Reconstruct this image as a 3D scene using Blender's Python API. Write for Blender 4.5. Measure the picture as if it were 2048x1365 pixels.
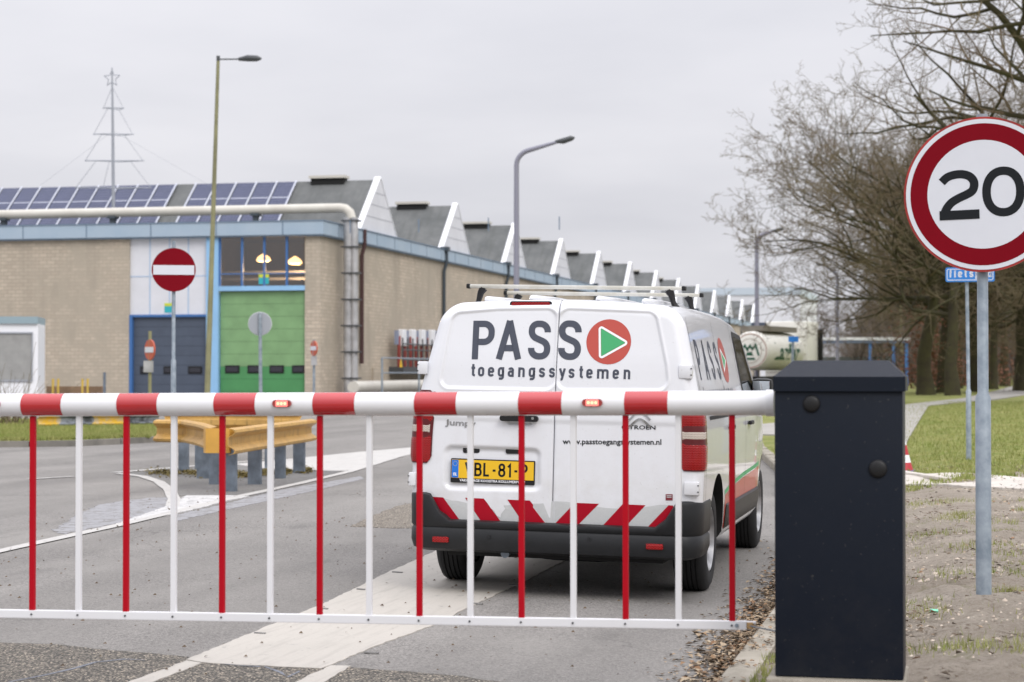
import bpy, bmesh, math, random
import numpy as np
from mathutils import Vector, Matrix, noise

for o in list(bpy.data.objects): bpy.data.objects.remove(o, do_unlink=True)
SC = bpy.context.scene
COL = SC.collection
R = math.radians
rnd = random.Random(7)

# ------------------------------------------------------------------ camera
F = 3930.0                       # focal length in pixels of the 2048 px wide photograph
EYE = Vector((0, 0, 1.40))
YAW, PITCH = R(12.76), R(0.91)
cam_d = bpy.data.cameras.new('camera'); cam = bpy.data.objects.new('camera', cam_d); COL.objects.link(cam)
cam.location = EYE; cam.rotation_euler = (R(90) + PITCH, 0, YAW)
cam_d.sensor_width = 36; cam_d.lens = F / 2048 * 36
cam_d.clip_start = .1; cam_d.clip_end = 3000
cam_d.dof.use_dof = True; cam_d.dof.focus_distance = 12.8; cam_d.dof.aperture_fstop = 4.0
SC.camera = cam

# ------------------------------------------------------------------ world: overcast sky
world = bpy.data.worlds.new('World'); SC.world = world; world.use_nodes = True
nt = world.node_tree; nt.nodes.clear()
def wn(t, **k):
    n = nt.nodes.new(t)
    for a, b in k.items(): setattr(n, a, b)
    return n
def wmath(op, a, b=None):
    n = wn('ShaderNodeMath', operation=op)
    for i, v in enumerate((a, b)):
        if v is None: continue
        if isinstance(v, (int, float)): n.inputs[i].default_value = v
        else: nt.links.new(v, n.inputs[i])
    return n.outputs[0]
SUN_EL, SUN_AZ = R(42), R(138)
sky = wn('ShaderNodeTexSky', sky_type='NISHITA'); sky.sun_disc = False
sky.sun_elevation = SUN_EL; sky.sun_rotation = SUN_AZ; sky.air_density = 1.0; sky.dust_density = 3.0
tc = wn('ShaderNodeTexCoord'); sep = wn('ShaderNodeSeparateXYZ'); nt.links.new(tc.outputs['Generated'], sep.inputs[0])
zpos = wmath('MAXIMUM', sep.outputs[2], 0.0)
den = wmath('ADD', zpos, 0.16)
cmb = wn('ShaderNodeCombineXYZ')
nt.links.new(wmath('DIVIDE', sep.outputs[0], den), cmb.inputs[0]); nt.links.new(wmath('DIVIDE', sep.outputs[1], den), cmb.inputs[1])
ns = wn('ShaderNodeTexNoise'); ns.inputs['Scale'].default_value = 1.1; ns.inputs['Detail'].default_value = 5; ns.inputs['Roughness'].default_value = .5
nt.links.new(cmb.outputs[0], ns.inputs['Vector'])
ramp = wn('ShaderNodeMapRange'); ramp.inputs['From Min'].default_value = .32; ramp.inputs['From Max'].default_value = .68
ramp.inputs['To Min'].default_value = .90; ramp.inputs['To Max'].default_value = 1.05
nt.links.new(ns.outputs['Fac'], ramp.inputs['Value'])
grad = wmath('ADD', wmath('MULTIPLY', wmath('POWER', zpos, 1.6), 2.5), 1.0)     # overcast: zenith about three times the horizon
lum = wmath('MULTIPLY', wmath('MULTIPLY', grad, ramp.outputs[0]), 7.65)
tint = wn('ShaderNodeMix', data_type='RGBA'); tint.inputs[6].default_value = (.94, .95, 1.04, 1); tint.inputs[7].default_value = (1.0, .985, 1.02, 1)
nt.links.new(ns.outputs['Fac'], tint.inputs[0])
vm = wn('ShaderNodeVectorMath', operation='SCALE'); nt.links.new(tint.outputs[2], vm.inputs[0]); nt.links.new(lum, vm.inputs['Scale'])
mx = wn('ShaderNodeMix', data_type='RGBA'); mx.inputs[0].default_value = .95
nt.links.new(sky.outputs[0], mx.inputs[6]); nt.links.new(vm.outputs[0], mx.inputs[7])
bg = wn('ShaderNodeBackground'); bg.inputs[1].default_value = .10
nt.links.new(mx.outputs[2], bg.inputs[0])
wo = wn('ShaderNodeOutputWorld'); nt.links.new(bg.outputs[0], wo.inputs[0])

# ------------------------------------------------------------------ soft sun behind the cloud
sun_d = bpy.data.lights.new('sun', 'SUN'); sun_d.energy = 1.3; sun_d.angle = R(25); sun_d.color = (1, .965, .91)
sun = bpy.data.objects.new('sun', sun_d); COL.objects.link(sun)
sdir = Vector((math.sin(SUN_AZ) * math.cos(SUN_EL), math.cos(SUN_AZ) * math.cos(SUN_EL), math.sin(SUN_EL)))
sun.rotation_euler = sdir.to_track_quat('Z', 'Y').to_euler()
vs = SC.view_settings; vs.view_transform = 'Standard'; vs.look = 'None'; vs.exposure = 0.0; vs.gamma = 1; vs.use_curve_mapping = False
SC.cycles.max_bounces = 6; SC.cycles.transparent_max_bounces = 8

# ------------------------------------------------------------------ measuring helpers (photograph pixel -> point on a real surface)
CR = Matrix.Rotation(YAW, 3, 'Z') @ Matrix.Rotation(R(90) + PITCH, 3, 'X')
def ray(px, py): return CR @ Vector(((px - 1024) / F, (682.5 - py) / F, -1))
def onX(px, py, X): d = ray(px, py); return EYE + d * (X / d.x)
def onY(px, py, Y): d = ray(px, py); return EYE + d * (Y / d.y)
def atD(px, py, D): return EYE + ray(px, py) * D
def sstep(t): t = max(0., min(1., t)); return t * t * (3 - 2 * t)
def lerp(a, b, t): return a + (b - a) * t
def interp(x, tab):
    if x <= tab[0][0]: return tab[0][1]
    for (a, b), (c, d) in zip(tab, tab[1:]):
        if x <= c: return b + (d - b) * (x - a) / (c - a)
    return tab[-1][1]
KERB = [(-20, -1.04), (15, -1.04), (20, -1.35), (26, -2.2), (34, -3.4), (50, -5.2), (95, -8.5), (200, -12), (600, -20)]
def xk(y): return interp(y, KERB)
def road_z(x, y):
    return -.021 * max(0, x + 4) * (1 - sstep((y - 24) / 14))
def verge_z(x, y):
    return .04 + .11 * sstep((x + .85) / 1.0) * (1 - .6 * sstep((y - 20) / 20)) + .34 * sstep((y - 16) / 55)
def gz(x, y): return verge_z(x, y) if x > xk(y) + .1 else road_z(x, y)
def onG(px, py, f=None, off=0.):
    f = f or gz
    d = ray(px, py)
    z = 0.
    for _ in range(40):
        t = (z + off - EYE.z) / d.z
        p = EYE + d * t
        z = .5 * z + .5 * f(p.x, p.y)
    return Vector((p.x, p.y, z + off))

# ------------------------------------------------------------------ tags, empties, meshes
def tag(o, label=None, cat=None, group=None, kind=None):
    if label: o['label'] = label
    if cat: o['category'] = cat
    if group: o['group'] = group
    if kind: o['kind'] = kind
    return o
def empty(name, loc, label, cat, group=None, rot=(0, 0, 0)):
    o = bpy.data.objects.new(name, None); o.empty_display_size = .2
    COL.objects.link(o); o.location = loc; o.rotation_euler = rot
    return tag(o, label, cat, group)
class MB:
    """mesh builder; with local=False points are world points"""
    def __init__(s): s.v = []; s.f = []; s.m = []
    def add(s, vs, fs, mi=0):
        b = len(s.v); s.v += [tuple(v) for v in vs]
        for f in fs: s.f.append(tuple(b + i for i in f)); s.m.append(mi)
    def box(s, c, size, rot=None, mi=0, bev=0):
        hx, hy, hz = (k / 2 for k in size)
        M_ = rot if rot is not None else Matrix.Identity(3)
        c = Vector(c)
        if bev <= 0:
            vs = [c + M_ @ Vector((x, y, z)) for x in (-hx, hx) for y in (-hy, hy) for z in (-hz, hz)]
            s.add(vs, [(0, 1, 3, 2), (4, 6, 7, 5), (0, 4, 5, 1), (2, 3, 7, 6), (0, 2, 6, 4), (1, 5, 7, 3)], mi)
        else:
            bm = bmesh.new(); bmesh.ops.create_cube(bm, size=1)
            for v in bm.verts: v.co = Vector((v.co.x * size[0], v.co.y * size[1], v.co.z * size[2]))
            bmesh.ops.bevel(bm, geom=bm.edges[:], offset=min(bev, min(size) * .45), segments=2, affect='EDGES', profile=.6)
            s.add([c + M_ @ v.co for v in bm.verts], [[v.index for v in f.verts] for f in bm.faces], mi) if bm.verts.index_update() is None else None
            bm.free()
    def bb(s, p, q, mi=0, bev=0):
        s.box([(a + b) / 2 for a, b in zip(p, q)], [abs(a - b) for a, b in zip(p, q)], None, mi, bev)
    def tube(s, pts, r, n=8, mi=0, cap=True):
        pts = [Vector(p) for p in pts]
        rr = r if isinstance(r, (list, tuple)) else [r] * len(pts)
        b = len(s.v); up = None
        for i, p in enumerate(pts):
            d = (pts[min(i + 1, len(pts) - 1)] - pts[max(i - 1, 0)]).normalized()
            if up is None: up = Vector((0, 0, 1)) if abs(d.z) < .9 else Vector((1, 0, 0))
            a = d.cross(up).normalized(); up = a.cross(d).normalized()
            for k in range(n):
                t = 2 * math.pi * k / n
                s.v.append(tuple(p + (a * math.cos(t) + up * math.sin(t)) * rr[i]))
        for i in range(len(pts) - 1):
            for k in range(n):
                s.f.append((b + i * n + k, b + (i + 1) * n + k, b + (i + 1) * n + (k + 1) % n, b + i * n + (k + 1) % n)); s.m.append(mi)
        if cap:
            s.f.append(tuple(b + k for k in range(n))); s.m.append(mi)
            e = b + (len(pts) - 1) * n
            s.f.append(tuple(e + k for k in range(n - 1, -1, -1))); s.m.append(mi)
    def prism(s, poly, depth, fn, mi=0):
        """poly: list of (u,v); fn(u,v,w)->point; w from 0 to depth"""
        n = len(poly)
        s.add([fn(u, v, 0) for u, v in poly] + [fn(u, v, depth) for u, v in poly],
              [tuple(range(n))[::-1], tuple(range(n, 2 * n))] + [(i, (i + 1) % n, n + (i + 1) % n, n + i) for i in range(n)], mi)
    def grid(s, nu, nv, fn, mi=0, closed=False):
        b = len(s.v)
        for i in range(nu + 1):
            for j in range(nv + 1): s.v.append(tuple(fn(i / nu, j / nv)))
        for i in range(nu):
            for j in range(nv):
                a = b + i * (nv + 1) + j
                s.f.append((a, a + nv + 1, a + nv + 2, a + 1)); s.m.append(mi)
    def build(s, name, mats, parent=None, smooth=False, world=True, fix=True):
        me = bpy.data.meshes.new(name); me.from_pydata(s.v, [], s.f)
        if not isinstance(mats, (list, tuple)): mats = [mats]
        for m in mats: me.materials.append(m)
        if len(mats) > 1: me.polygons.foreach_set('material_index', s.m)
        if fix and len(s.f) < 60000:
            bm = bmesh.new(); bm.from_mesh(me); bmesh.ops.recalc_face_normals(bm, faces=bm.faces[:]); bm.to_mesh(me); bm.free()
        if smooth:
            me.polygons.foreach_set('use_smooth', [True] * len(me.polygons))
            if smooth != 'all':
                me.set_sharp_from_angle(angle=R(38))
        me.update()
        o = bpy.data.objects.new(name, me); COL.objects.link(o)
        if parent is not None:
            o.parent = parent
            if world:
                M_ = parent.matrix_basis.copy(); p = parent.parent
                if p: M_ = p.matrix_basis @ p.matrix_parent_inverse @ M_ if False else M_
                o.matrix_parent_inverse = WM(parent).inverted()
        return o
def WM(o):
    M_ = o.matrix_basis.copy()
    if o.parent: M_ = WM(o.parent) @ o.matrix_parent_inverse @ M_
    return M_
def copy_tree(o, parent=None):
    c = o.copy(); COL.objects.link(c)
    if parent: c.parent = parent
    for ch in [k for k in bpy.data.objects if k.parent == o]: copy_tree(ch, c)
    return c

# ------------------------------------------------------------------ materials
def mat(name, col, rough=.6, metal=0, spec=.5, coat=0, coat_r=.05, noise_amt=0, noise_scale=5, col2=None, bump=0, bump_scale=60, ior=None, emit=None, emit_s=0, detail=4, stretch=None):
    m = bpy.data.materials.new(name); m.use_nodes = True
    t = m.node_tree; b = t.nodes['Principled BSDF']
    c = (*col, 1)
    b.inputs['Base Color'].default_value = c; b.inputs['Roughness'].default_value = rough
    b.inputs['Metallic'].default_value = metal; b.inputs['Specular IOR Level'].default_value = spec
    b.inputs['Coat Weight'].default_value = coat; b.inputs['Coat Roughness'].default_value = coat_r
    if ior: b.inputs['IOR'].default_value = ior
    if emit: b.inputs['Emission Color'].default_value = (*emit, 1); b.inputs['Emission Strength'].default_value = emit_s
    if noise_amt or bump:
        tcn = t.nodes.new('ShaderNodeTexCoord'); mp = t.nodes.new('ShaderNodeMapping'); t.links.new(tcn.outputs['Object'], mp.inputs[0])
        if stretch: mp.inputs['Scale'].default_value = stretch
    if noise_amt:
        n = t.nodes.new('ShaderNodeTexNoise'); n.inputs['Scale'].default_value = noise_scale; n.inputs['Detail'].default_value = detail; n.inputs['Roughness'].default_value = .6
        t.links.new(mp.outputs[0], n.inputs['Vector'])
        mr = t.nodes.new('ShaderNodeMapRange'); mr.inputs[1].default_value = .3; mr.inputs[2].default_value = .7
        t.links.new(n.outputs['Fac'], mr.inputs[0])
        x = t.nodes.new('ShaderNodeMix'); x.data_type = 'RGBA'
        c2 = col2 or tuple(k * (1 - noise_amt) for k in col)
        x.inputs[6].default_value = c; x.inputs[7].default_value = (*c2, 1)
        ml = t.nodes.new('ShaderNodeMath'); ml.operation = 'MULTIPLY'; ml.inputs[1].default_value = 1 if col2 is None else noise_amt
        t.links.new(mr.outputs[0], ml.inputs[0]); t.links.new(ml.outputs[0], x.inputs[0])
        t.links.new(x.outputs[2], b.inputs['Base Color'])
    if bump:
        n2 = t.nodes.new('ShaderNodeTexNoise'); n2.inputs['Scale'].default_value = bump_scale; n2.inputs['Detail'].default_value = 4
        t.links.new(mp.outputs[0], n2.inputs['Vector'])
        bp = t.nodes.new('ShaderNodeBump'); bp.inputs['Strength'].default_value = bump; bp.inputs['Distance'].default_value = .01
        t.links.new(n2.outputs['Fac'], bp.inputs['Height']); t.links.new(bp.outputs[0], b.inputs['Normal'])
    return m

class NT:
    """tiny node writer for richer materials"""
    def __init__(s, name):
        s.m = bpy.data.materials.new(name); s.m.use_nodes = True; s.t = s.m.node_tree; s.b = s.t.nodes['Principled BSDF']
        s.tc = s.t.nodes.new('ShaderNodeTexCoord').outputs['Object']
    def sock(s, v, inp):
        if isinstance(v, (int, float)): inp.default_value = v
        elif isinstance(v, tuple): inp.default_value = v if len(v) == 4 or inp.type == 'VECTOR' else (*v, 1)
        else: s.t.links.new(v, inp)
    def noise(s, scale, detail=4, rough=.6, vec=None, out='Fac'):
        n = s.t.nodes.new('ShaderNodeTexNoise'); n.inputs['Scale'].default_value = scale; n.inputs['Detail'].default_value = detail; n.inputs['Roughness'].default_value = rough
        s.t.links.new(vec or s.tc, n.inputs['Vector']); return n.outputs[out]
    def vor(s, scale, out='Distance', vec=None, feature='F1'):
        n = s.t.nodes.new('ShaderNodeTexVoronoi'); n.inputs['Scale'].default_value = scale; n.feature = feature
        s.t.links.new(vec or s.tc, n.inputs['Vector']); return n.outputs[out]
    def scale(s, v, vec=None):
        n = s.t.nodes.new('ShaderNodeMapping'); n.inputs['Scale'].default_value = v; s.t.links.new(vec or s.tc, n.inputs[0]); return n.outputs[0]
    def rng(s, x, a, b, c=0., d=1.):
        n = s.t.nodes.new('ShaderNodeMapRange'); s.sock(x, n.inputs[0])
        for i, k in enumerate((a, b, c, d)): n.inputs[i + 1].default_value = k
        return n.outputs[0]
    def mix(s, f, a, b, mode='MIX'):
        n = s.t.nodes.new('ShaderNodeMix'); n.data_type = 'RGBA'; n.blend_type = mode
        s.sock(f, n.inputs[0]); s.sock(a, n.inputs[6]); s.sock(b, n.inputs[7]); return n.outputs[2]
    def math(s, op, a, b=0.):
        n = s.t.nodes.new('ShaderNodeMath'); n.operation = op; s.sock(a, n.inputs[0]); s.sock(b, n.inputs[1]); return n.outputs[0]
    def sep(s, v):
        n = s.t.nodes.new('ShaderNodeSeparateXYZ'); s.t.links.new(v, n.inputs[0]); return n.outputs
    def bump(s, h, st=.3, dist=.01):
        n = s.t.nodes.new('ShaderNodeBump'); n.inputs['Strength'].default_value = st; n.inputs['Distance'].default_value = dist
        s.t.links.new(h, n.inputs['Height']); s.t.links.new(n.outputs[0], s.b.inputs['Normal'])
    def done(s, col, rough=.7, metal=0, spec=.5):
        s.sock(col, s.b.inputs['Base Color']); s.sock(rough, s.b.inputs['Roughness']); s.b.inputs['Metallic'].default_value = metal
        s.b.inputs['Specular IOR Level'].default_value = spec
        return s.m

def asphalt_mat(name, base, light, stone_scale=150, contrast=1.):
    n = NT(name)
    st = n.vor(stone_scale, 'Color'); g = n.sep(st)[0]
    c = n.mix(n.rng(g, 0, 1), tuple(k * (1 - .42 * contrast) for k in base), tuple(k * (1 + .42 * contrast) for k in base))
    big = n.rng(n.noise(.55, 6, .65), .35, .68)
    c = n.mix(n.math('MULTIPLY', big, .75), c, light)
    track = n.rng(n.noise(1.0, 3, .5, n.scale((.9, .06, 1))), .42, .62)
    c = n.mix(n.math('MULTIPLY', track, .38), c, tuple(k * .5 for k in base))
    c = n.mix(n.math('MULTIPLY', n.rng(n.noise(38, 4, .8), .45, .72), .45), c, tuple(k * .45 for k in base))
    fine = n.rng(n.noise(500, 2, .5), .3, .7, .65, 1.35)
    gcol = n.t.nodes.new('ShaderNodeCombineColor')
    for i in range(3): n.t.links.new(fine, gcol.inputs[i])
    c = n.mix(1., c, gcol.outputs[0], 'MULTIPLY')
    cr = n.vor(.45, 'Distance', n.scale((1, .5, 1), n.noise(1.5, 3, out='Color')) if False else None, 'DISTANCE_TO_EDGE')
    wv = n.t.nodes.new('ShaderNodeVectorMath'); wv.operation = 'ADD'; n.t.links.new(n.tc, wv.inputs[0])
    sc2 = n.t.nodes.new('ShaderNodeVectorMath'); sc2.operation = 'SCALE'; n.t.links.new(n.noise(1.7, 4, .6, out='Color'), sc2.inputs[0]); sc2.inputs['Scale'].default_value = .9; n.t.links.new(sc2.outputs[0], wv.inputs[1])
    ck = n.vor(.33, 'Distance', wv.outputs[0], 'DISTANCE_TO_EDGE')
    ckm = n.math('MULTIPLY', n.rng(ck, .0, .006, 1., 0.), n.rng(n.noise(.4, 3), .5, .6))
    c = n.mix(n.math('MULTIPLY', ckm, .6), c, tuple(k * .3 for k in base))
    st2 = n.rng(n.noise(2.3, 5, .65, n.scale((1, .35, 1))), .60, .74)
    c = n.mix(n.math('MULTIPLY', st2, .45), c, tuple(k * .45 for k in base))
    n.bump(n.vor(stone_scale), .55, .006)
    return n.done(c, .86, 0, .35)
M = {}
M['asphalt'] = asphalt_mat('asphalt', (.215, .203, .19), (.29, .275, .255), 110, 1.25)
def chip_mat(name, a, b, c_):
    n = NT(name); v = n.vor(75, 'Color'); g = n.sep(v)
    c = n.mix(n.rng(g[0], .1, .9), a, b); c = n.mix(n.rng(g[1], .78, .85), c, c_)
    c = n.mix(n.rng(n.vor(75), .35, .62), c, tuple(k * .35 for k in a)); n.bump(n.vor(75), 1., .012)
    return n.done(c, .8)
M['chips_dark'] = chip_mat('coarse_chippings', (.13, .118, .10), (.31, .27, .215), (.55, .47, .37))
M['chips_tan'] = chip_mat('tan_chippings', (.22, .19, .15), (.42, .36, .29), (.62, .55, .46))
def paint_mat(name, col, worn, amount):
    n = NT(name)
    w = n.rng(n.noise(7, 7, .72), amount, amount + .07)
    c = n.mix(n.math('MULTIPLY', n.rng(n.noise(1.6, 5), .35, .7), .3), col, tuple(k * .8 for k in col))
    c = n.mix(n.math('MULTIPLY', n.rng(n.noise(3, 4, .6, n.scale((7, .5, 1))), .5, .7), .4), c, tuple(k * .62 for k in col))
    c = n.mix(n.math('MULTIPLY', n.rng(n.noise(60, 4, .7), .5, .7), .25), c, tuple(k * .6 for k in col))
    c = n.mix(w, c, worn); n.bump(n.noise(130, 3), .22, .006)
    return n.done(c, .7)
M['paint_wide'] = paint_mat('road_paint_cream', (.45, .42, .375), (.22, .21, .20), .62)
M['paint_white'] = paint_mat('road_paint_white', (.49, .475, .45), (.26, .25, .24), .58)
M['paint_worn'] = paint_mat('road_paint_worn', (.55, .54, .53), (.3, .295, .29), .52)
M['patch'] = paint_mat('bluish_grey_patch', (.29, .288, .30), (.18, .172, .165), .5)
M['blue_chalk'] = mat('faded_blue_paint', (.22, .235, .27), .8, noise_amt=.5, noise_scale=30)
M['island'] = asphalt_mat('island_asphalt', (.17, .165, .16), (.25, .24, .22), 110, 1.)
def dirt_mat():
    n = NT('sandy_dirt')
    c = n.mix(n.rng(n.noise(1.3, 7, .7), .36, .62), (.58, .51, .43), (.41, .35, .285))
    c = n.mix(n.rng(n.noise(9, 6, .75), .56, .66), c, (.19, .15, .115))
    c = n.mix(n.math('MULTIPLY', n.rng(n.noise(26, 6, .85), .5, .62), .5), c, (.20, .16, .12))
    c = n.mix(n.rng(n.noise(55, 4, .7), .58, .7), c, (.64, .59, .51))
    c = n.mix(n.math('MULTIPLY', n.rng(n.noise(2.2, 5, .7, n.scale((1, .6, 1))), .6, .7), .55), c, (.20, .22, .085))
    n.bump(n.noise(30, 8, .8), 1., .06)
    return n.done(c, .95, 0, .2)
M['dirt'] = dirt_mat()
def grass_mat():
    n = NT('short_grass')
    c = n.mix(n.rng(n.noise(1.1, 7, .75), .35, .65), (.17, .215, .05), (.33, .315, .125))
    c = n.mix(n.rng(n.noise(7, 5, .7), .58, .72), c, (.42, .36, .20))
    c = n.mix(n.rng(n.noise(30, 4, .7), .3, .7), c, (.09, .12, .035)) if False else c
    c = n.mix(n.rng(n.noise(.6, 6, .8), .66, .7), c, (.08, .06, .045))
    n.bump(n.noise(60, 6, .8), .8, .04)
    return n.done(c, .95, 0, .15)
M['grass'] = grass_mat()
M['blade'] = mat('grass_blade', (.18, .235, .05), .8, noise_amt=.7, noise_scale=1.5, col2=(.42, .38, .17), spec=.2)
M['concrete'] = mat('pale_concrete', (.36, .325, .27), .85, noise_amt=.9, noise_scale=4, col2=(.20, .18, .14), bump=.5, bump_scale=70)
M['path'] = mat('path_paving', (.36, .345, .32), .9, noise_amt=.6, noise_scale=1, col2=(.28, .26, .23), bump=.3)
M['sandstrip'] = mat('pale_concrete_strip', (.60, .56, .51), .9, noise_amt=.8, noise_scale=4, col2=(.42, .38, .33), bump=.5, bump_scale=40)
M['kerb_dark'] = mat('dark_kerb', (.13, .125, .11), .9, noise_amt=.8, noise_scale=2, col2=(.27, .25, .22), bump=.3)
def brick_mat():
    n = NT('taupe_brick'); t = n.t
    br = t.nodes.new('ShaderNodeTexBrick'); s = n.sep(n.tc)
    cb = t.nodes.new('ShaderNodeCombineXYZ'); t.links.new(n.math('ADD', s[0], s[1]), cb.inputs[0]); t.links.new(s[2], cb.inputs[1])
    t.links.new(cb.outputs[0], br.inputs['Vector'])
    br.inputs['Scale'].default_value = 1; br.inputs['Brick Width'].default_value = .40; br.inputs['Row Height'].default_value = .17; br.inputs['Mortar Size'].default_value = .016
    br.inputs['Color1'].default_value = (.58, .50, .40, 1); br.inputs['Color2'].default_value = (.47, .40, .32, 1); br.inputs['Mortar'].default_value = (.38, .335, .275, 1)
    c = n.mix(n.rng(n.noise(.45, 7, .75), .42, .6), br.outputs[0], (.42, .37, .30))
    c = n.mix(n.math('MULTIPLY', n.rng(n.noise(.9, 4, .6, n.scale((1, 1, .12))), .5, .7), .4), c, (.30, .265, .215))
    n.bump(br.outputs['Fac'], .3, .02)
    return n.done(c, .9, 0, .2)
M['brick'] = brick_mat()
M['fascia'] = mat('blue_grey_fascia', (.33, .43, .53), .5, noise_amt=.6, noise_scale=.8, col2=(.42, .50, .58))
M['fascia_joint'] = mat('fascia_edge', (.16, .22, .30), .6)
def roof_mat():
    n = NT('grey_roof_felt')
    c = n.mix(n.rng(n.noise(.7, 6, .7), .35, .65), (.092, .098, .098), (.145, .15, .148))
    c = n.mix(n.math('MULTIPLY', n.rng(n.noise(2, 4, .6, n.scale((1.4, .15, .15))), .5, .7), .5), c, (.07, .075, .07))
    return n.done(c, .8)
M['roof'] = roof_mat()
M['white_panel'] = mat('white_cladding', (.72, .73, .77), .45, noise_amt=.12, noise_scale=.8)
M['white_trim'] = mat('white_trim', (.84, .85, .88), .4)
def pv_mat():
    n = NT('solar_cells'); s = n.sep(n.tc); t = n.t
    gx = n.math('FRACT', n.math('MULTIPLY', s[0], 6.2)); gy = n.math('FRACT', n.math('MULTIPLY', s[2], 7.))
    l = n.math('MAXIMUM', n.math('GREATER_THAN', gx, .9), n.math('GREATER_THAN', gy, .88))
    c = n.mix(n.rng(n.noise(2, 3), .3, .7), (.026, .036, .078), (.04, .05, .105))
    c = n.mix(n.math('MULTIPLY', l, .45), c, (.25, .25, .38))
    return n.done(c, .3, 0, .25)
M['pv'] = pv_mat()
M['pv_frame'] = mat('aluminium_rail', (.46, .48, .55), .4, metal=.3)
M['pipe'] = mat('cream_insulated_pipe', (.62, .60, .54), .5, noise_amt=.6, noise_scale=1.2, col2=(.47, .44, .39))
M['pipe_grey'] = mat('galvanised_cladding', (.55, .55, .56), .4, metal=.25, noise_amt=.4, noise_scale=2)
M['black'] = mat('black_plastic', (.012, .012, .013), .45, spec=.3)
M['dark'] = mat('dark_void', (.012, .012, .012), .9)
M['brown_pipe'] = mat('brown_downpipe', (.06, .025, .025), .5)
M['dark_pipe'] = mat('dark_downpipe', (.05, .065, .08), .5)
M['navy_door'] = mat('slate_blue_door', (.075, .095, .135), .5, noise_amt=.15, noise_scale=2)
M['green_door'] = mat('light_green_door', (.22, .39, .18), .5, noise_amt=.2, noise_scale=1.5, col2=None)
M['green_low'] = mat('green_door_base', (.075, .28, .10), .5, noise_amt=.15, noise_scale=1.5)
M['sky_blue'] = mat('sky_blue_paint', (.29, .53, .80), .5, noise_amt=.12, noise_scale=1)
M['deep_blue'] = mat('deep_blue_paint', (.05, .15, .38), .5)
M['win_dark'] = mat('dark_glass', (.03, .03, .04), .12)
M['lime'] = mat('lime_sticker', (.55, .62, .05), .5); M['teal'] = mat('teal_sticker', (.03, .40, .45), .5)
def glass_mat(name, f, tint):
    m = bpy.data.materials.new(name); m.use_nodes = True; t = m.node_tree; t.nodes.clear()
    o = t.nodes.new('ShaderNodeOutputMaterial'); a = t.nodes.new('ShaderNodeBsdfTransparent'); g = t.nodes.new('ShaderNodeBsdfGlossy'); x = t.nodes.new('ShaderNodeMixShader')
    a.inputs[0].default_value = (*tint, 1); g.inputs['Roughness'].default_value = .06; x.inputs[0].default_value = f
    t.links.new(a.outputs[0], x.inputs[1]); t.links.new(g.outputs[0], x.inputs[2]); t.links.new(x.outputs[0], o.inputs[0]); return m
M['pane'] = glass_mat('window_glass', .16, (.62, .60, .58))
M['room'] = mat('hall_interior', (.16, .13, .11), .9, noise_amt=.4, noise_scale=.6)
M['lamp_on'] = mat('lit_hall_lamp', (1, .8, .5), .5, emit=(1, .60, .24), emit_s=4.5)
M['lamp_beam'] = mat('interior_beam', (.12, .12, .14), .6)
M['galv'] = mat('galvanised_steel', (.36, .41, .46), .45, metal=.2, noise_amt=1., noise_scale=9, col2=(.17, .215, .26), detail=6, bump=.08)
M['galv_dull'] = mat('dull_galvanised_post', (.21, .25, .30), .5, metal=.3, noise_amt=.5, noise_scale=6)
M['olive_pole'] = mat('olive_lamp_column', (.30, .29, .155), .6, noise_amt=.4, noise_scale=1.5)
M['grey_pole'] = mat('grey_lamp_column', (.25, .25, .31), .5)
M['lamp_head'] = mat('dark_lamp_head', (.06, .065, .07), .5)
M['sign_red'] = mat('sign_red_film', (.20, .0, .008), .5, coat=.0, spec=.12, noise_amt=.1, noise_scale=2)
M['sign_rim'] = mat('sign_red_rim', (.42, .03, .025), .45, noise_amt=.5, noise_scale=8)
M['sign_white'] = mat('sign_white_film', (.66, .68, .74), .42, noise_amt=.05, noise_scale=4)
M['sign_black'] = mat('sign_black_film', (.010, .012, .015), .5, spec=.2)
M['sign_back'] = mat('sign_grey_back', (.33, .35, .39), .5)
M['orange_red'] = mat('faded_orange_red', (.50, .10, .05), .5)
M['sign_blue'] = mat('street_sign_blue', (.02, .20, .62), .4)
M['boom_white'] = mat('white_enamel', (.76, .76, .78), .35, spec=.5, noise_amt=.04, noise_scale=2)
M['boom_red'] = mat('red_reflective_film', (.46, .0, .006), .02, ior=1.85, noise_amt=.12, noise_scale=6)
M['bar_red'] = mat('red_enamel', (.42, .0, .010), .5, spec=.2)
M['housing'] = mat('anthracite_powder_coat', (.0075, .0105, .0165), .36, bump=.25, bump_scale=900, spec=.30)
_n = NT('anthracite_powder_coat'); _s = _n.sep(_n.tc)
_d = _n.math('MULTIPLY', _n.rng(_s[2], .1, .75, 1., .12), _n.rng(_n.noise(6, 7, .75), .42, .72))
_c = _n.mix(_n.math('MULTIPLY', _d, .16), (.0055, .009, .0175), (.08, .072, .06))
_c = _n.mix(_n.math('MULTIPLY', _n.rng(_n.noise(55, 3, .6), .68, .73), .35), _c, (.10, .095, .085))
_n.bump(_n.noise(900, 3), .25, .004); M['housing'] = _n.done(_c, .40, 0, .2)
M['lamp_lens'] = mat('warning_lamp_lens', (.30, .02, .02), .1, coat=1)
M['lamp_mid'] = mat('warning_lamp_lit', (.9, .2, .15), .3, emit=(1, .24, .22), emit_s=1.0)
M['led'] = mat('warning_led', (1, .6, .3), .3, emit=(1, .50, .25), emit_s=1.7)
M['brown_plug'] = mat('brown_plug', (.45, .28, .12), .7)
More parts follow.
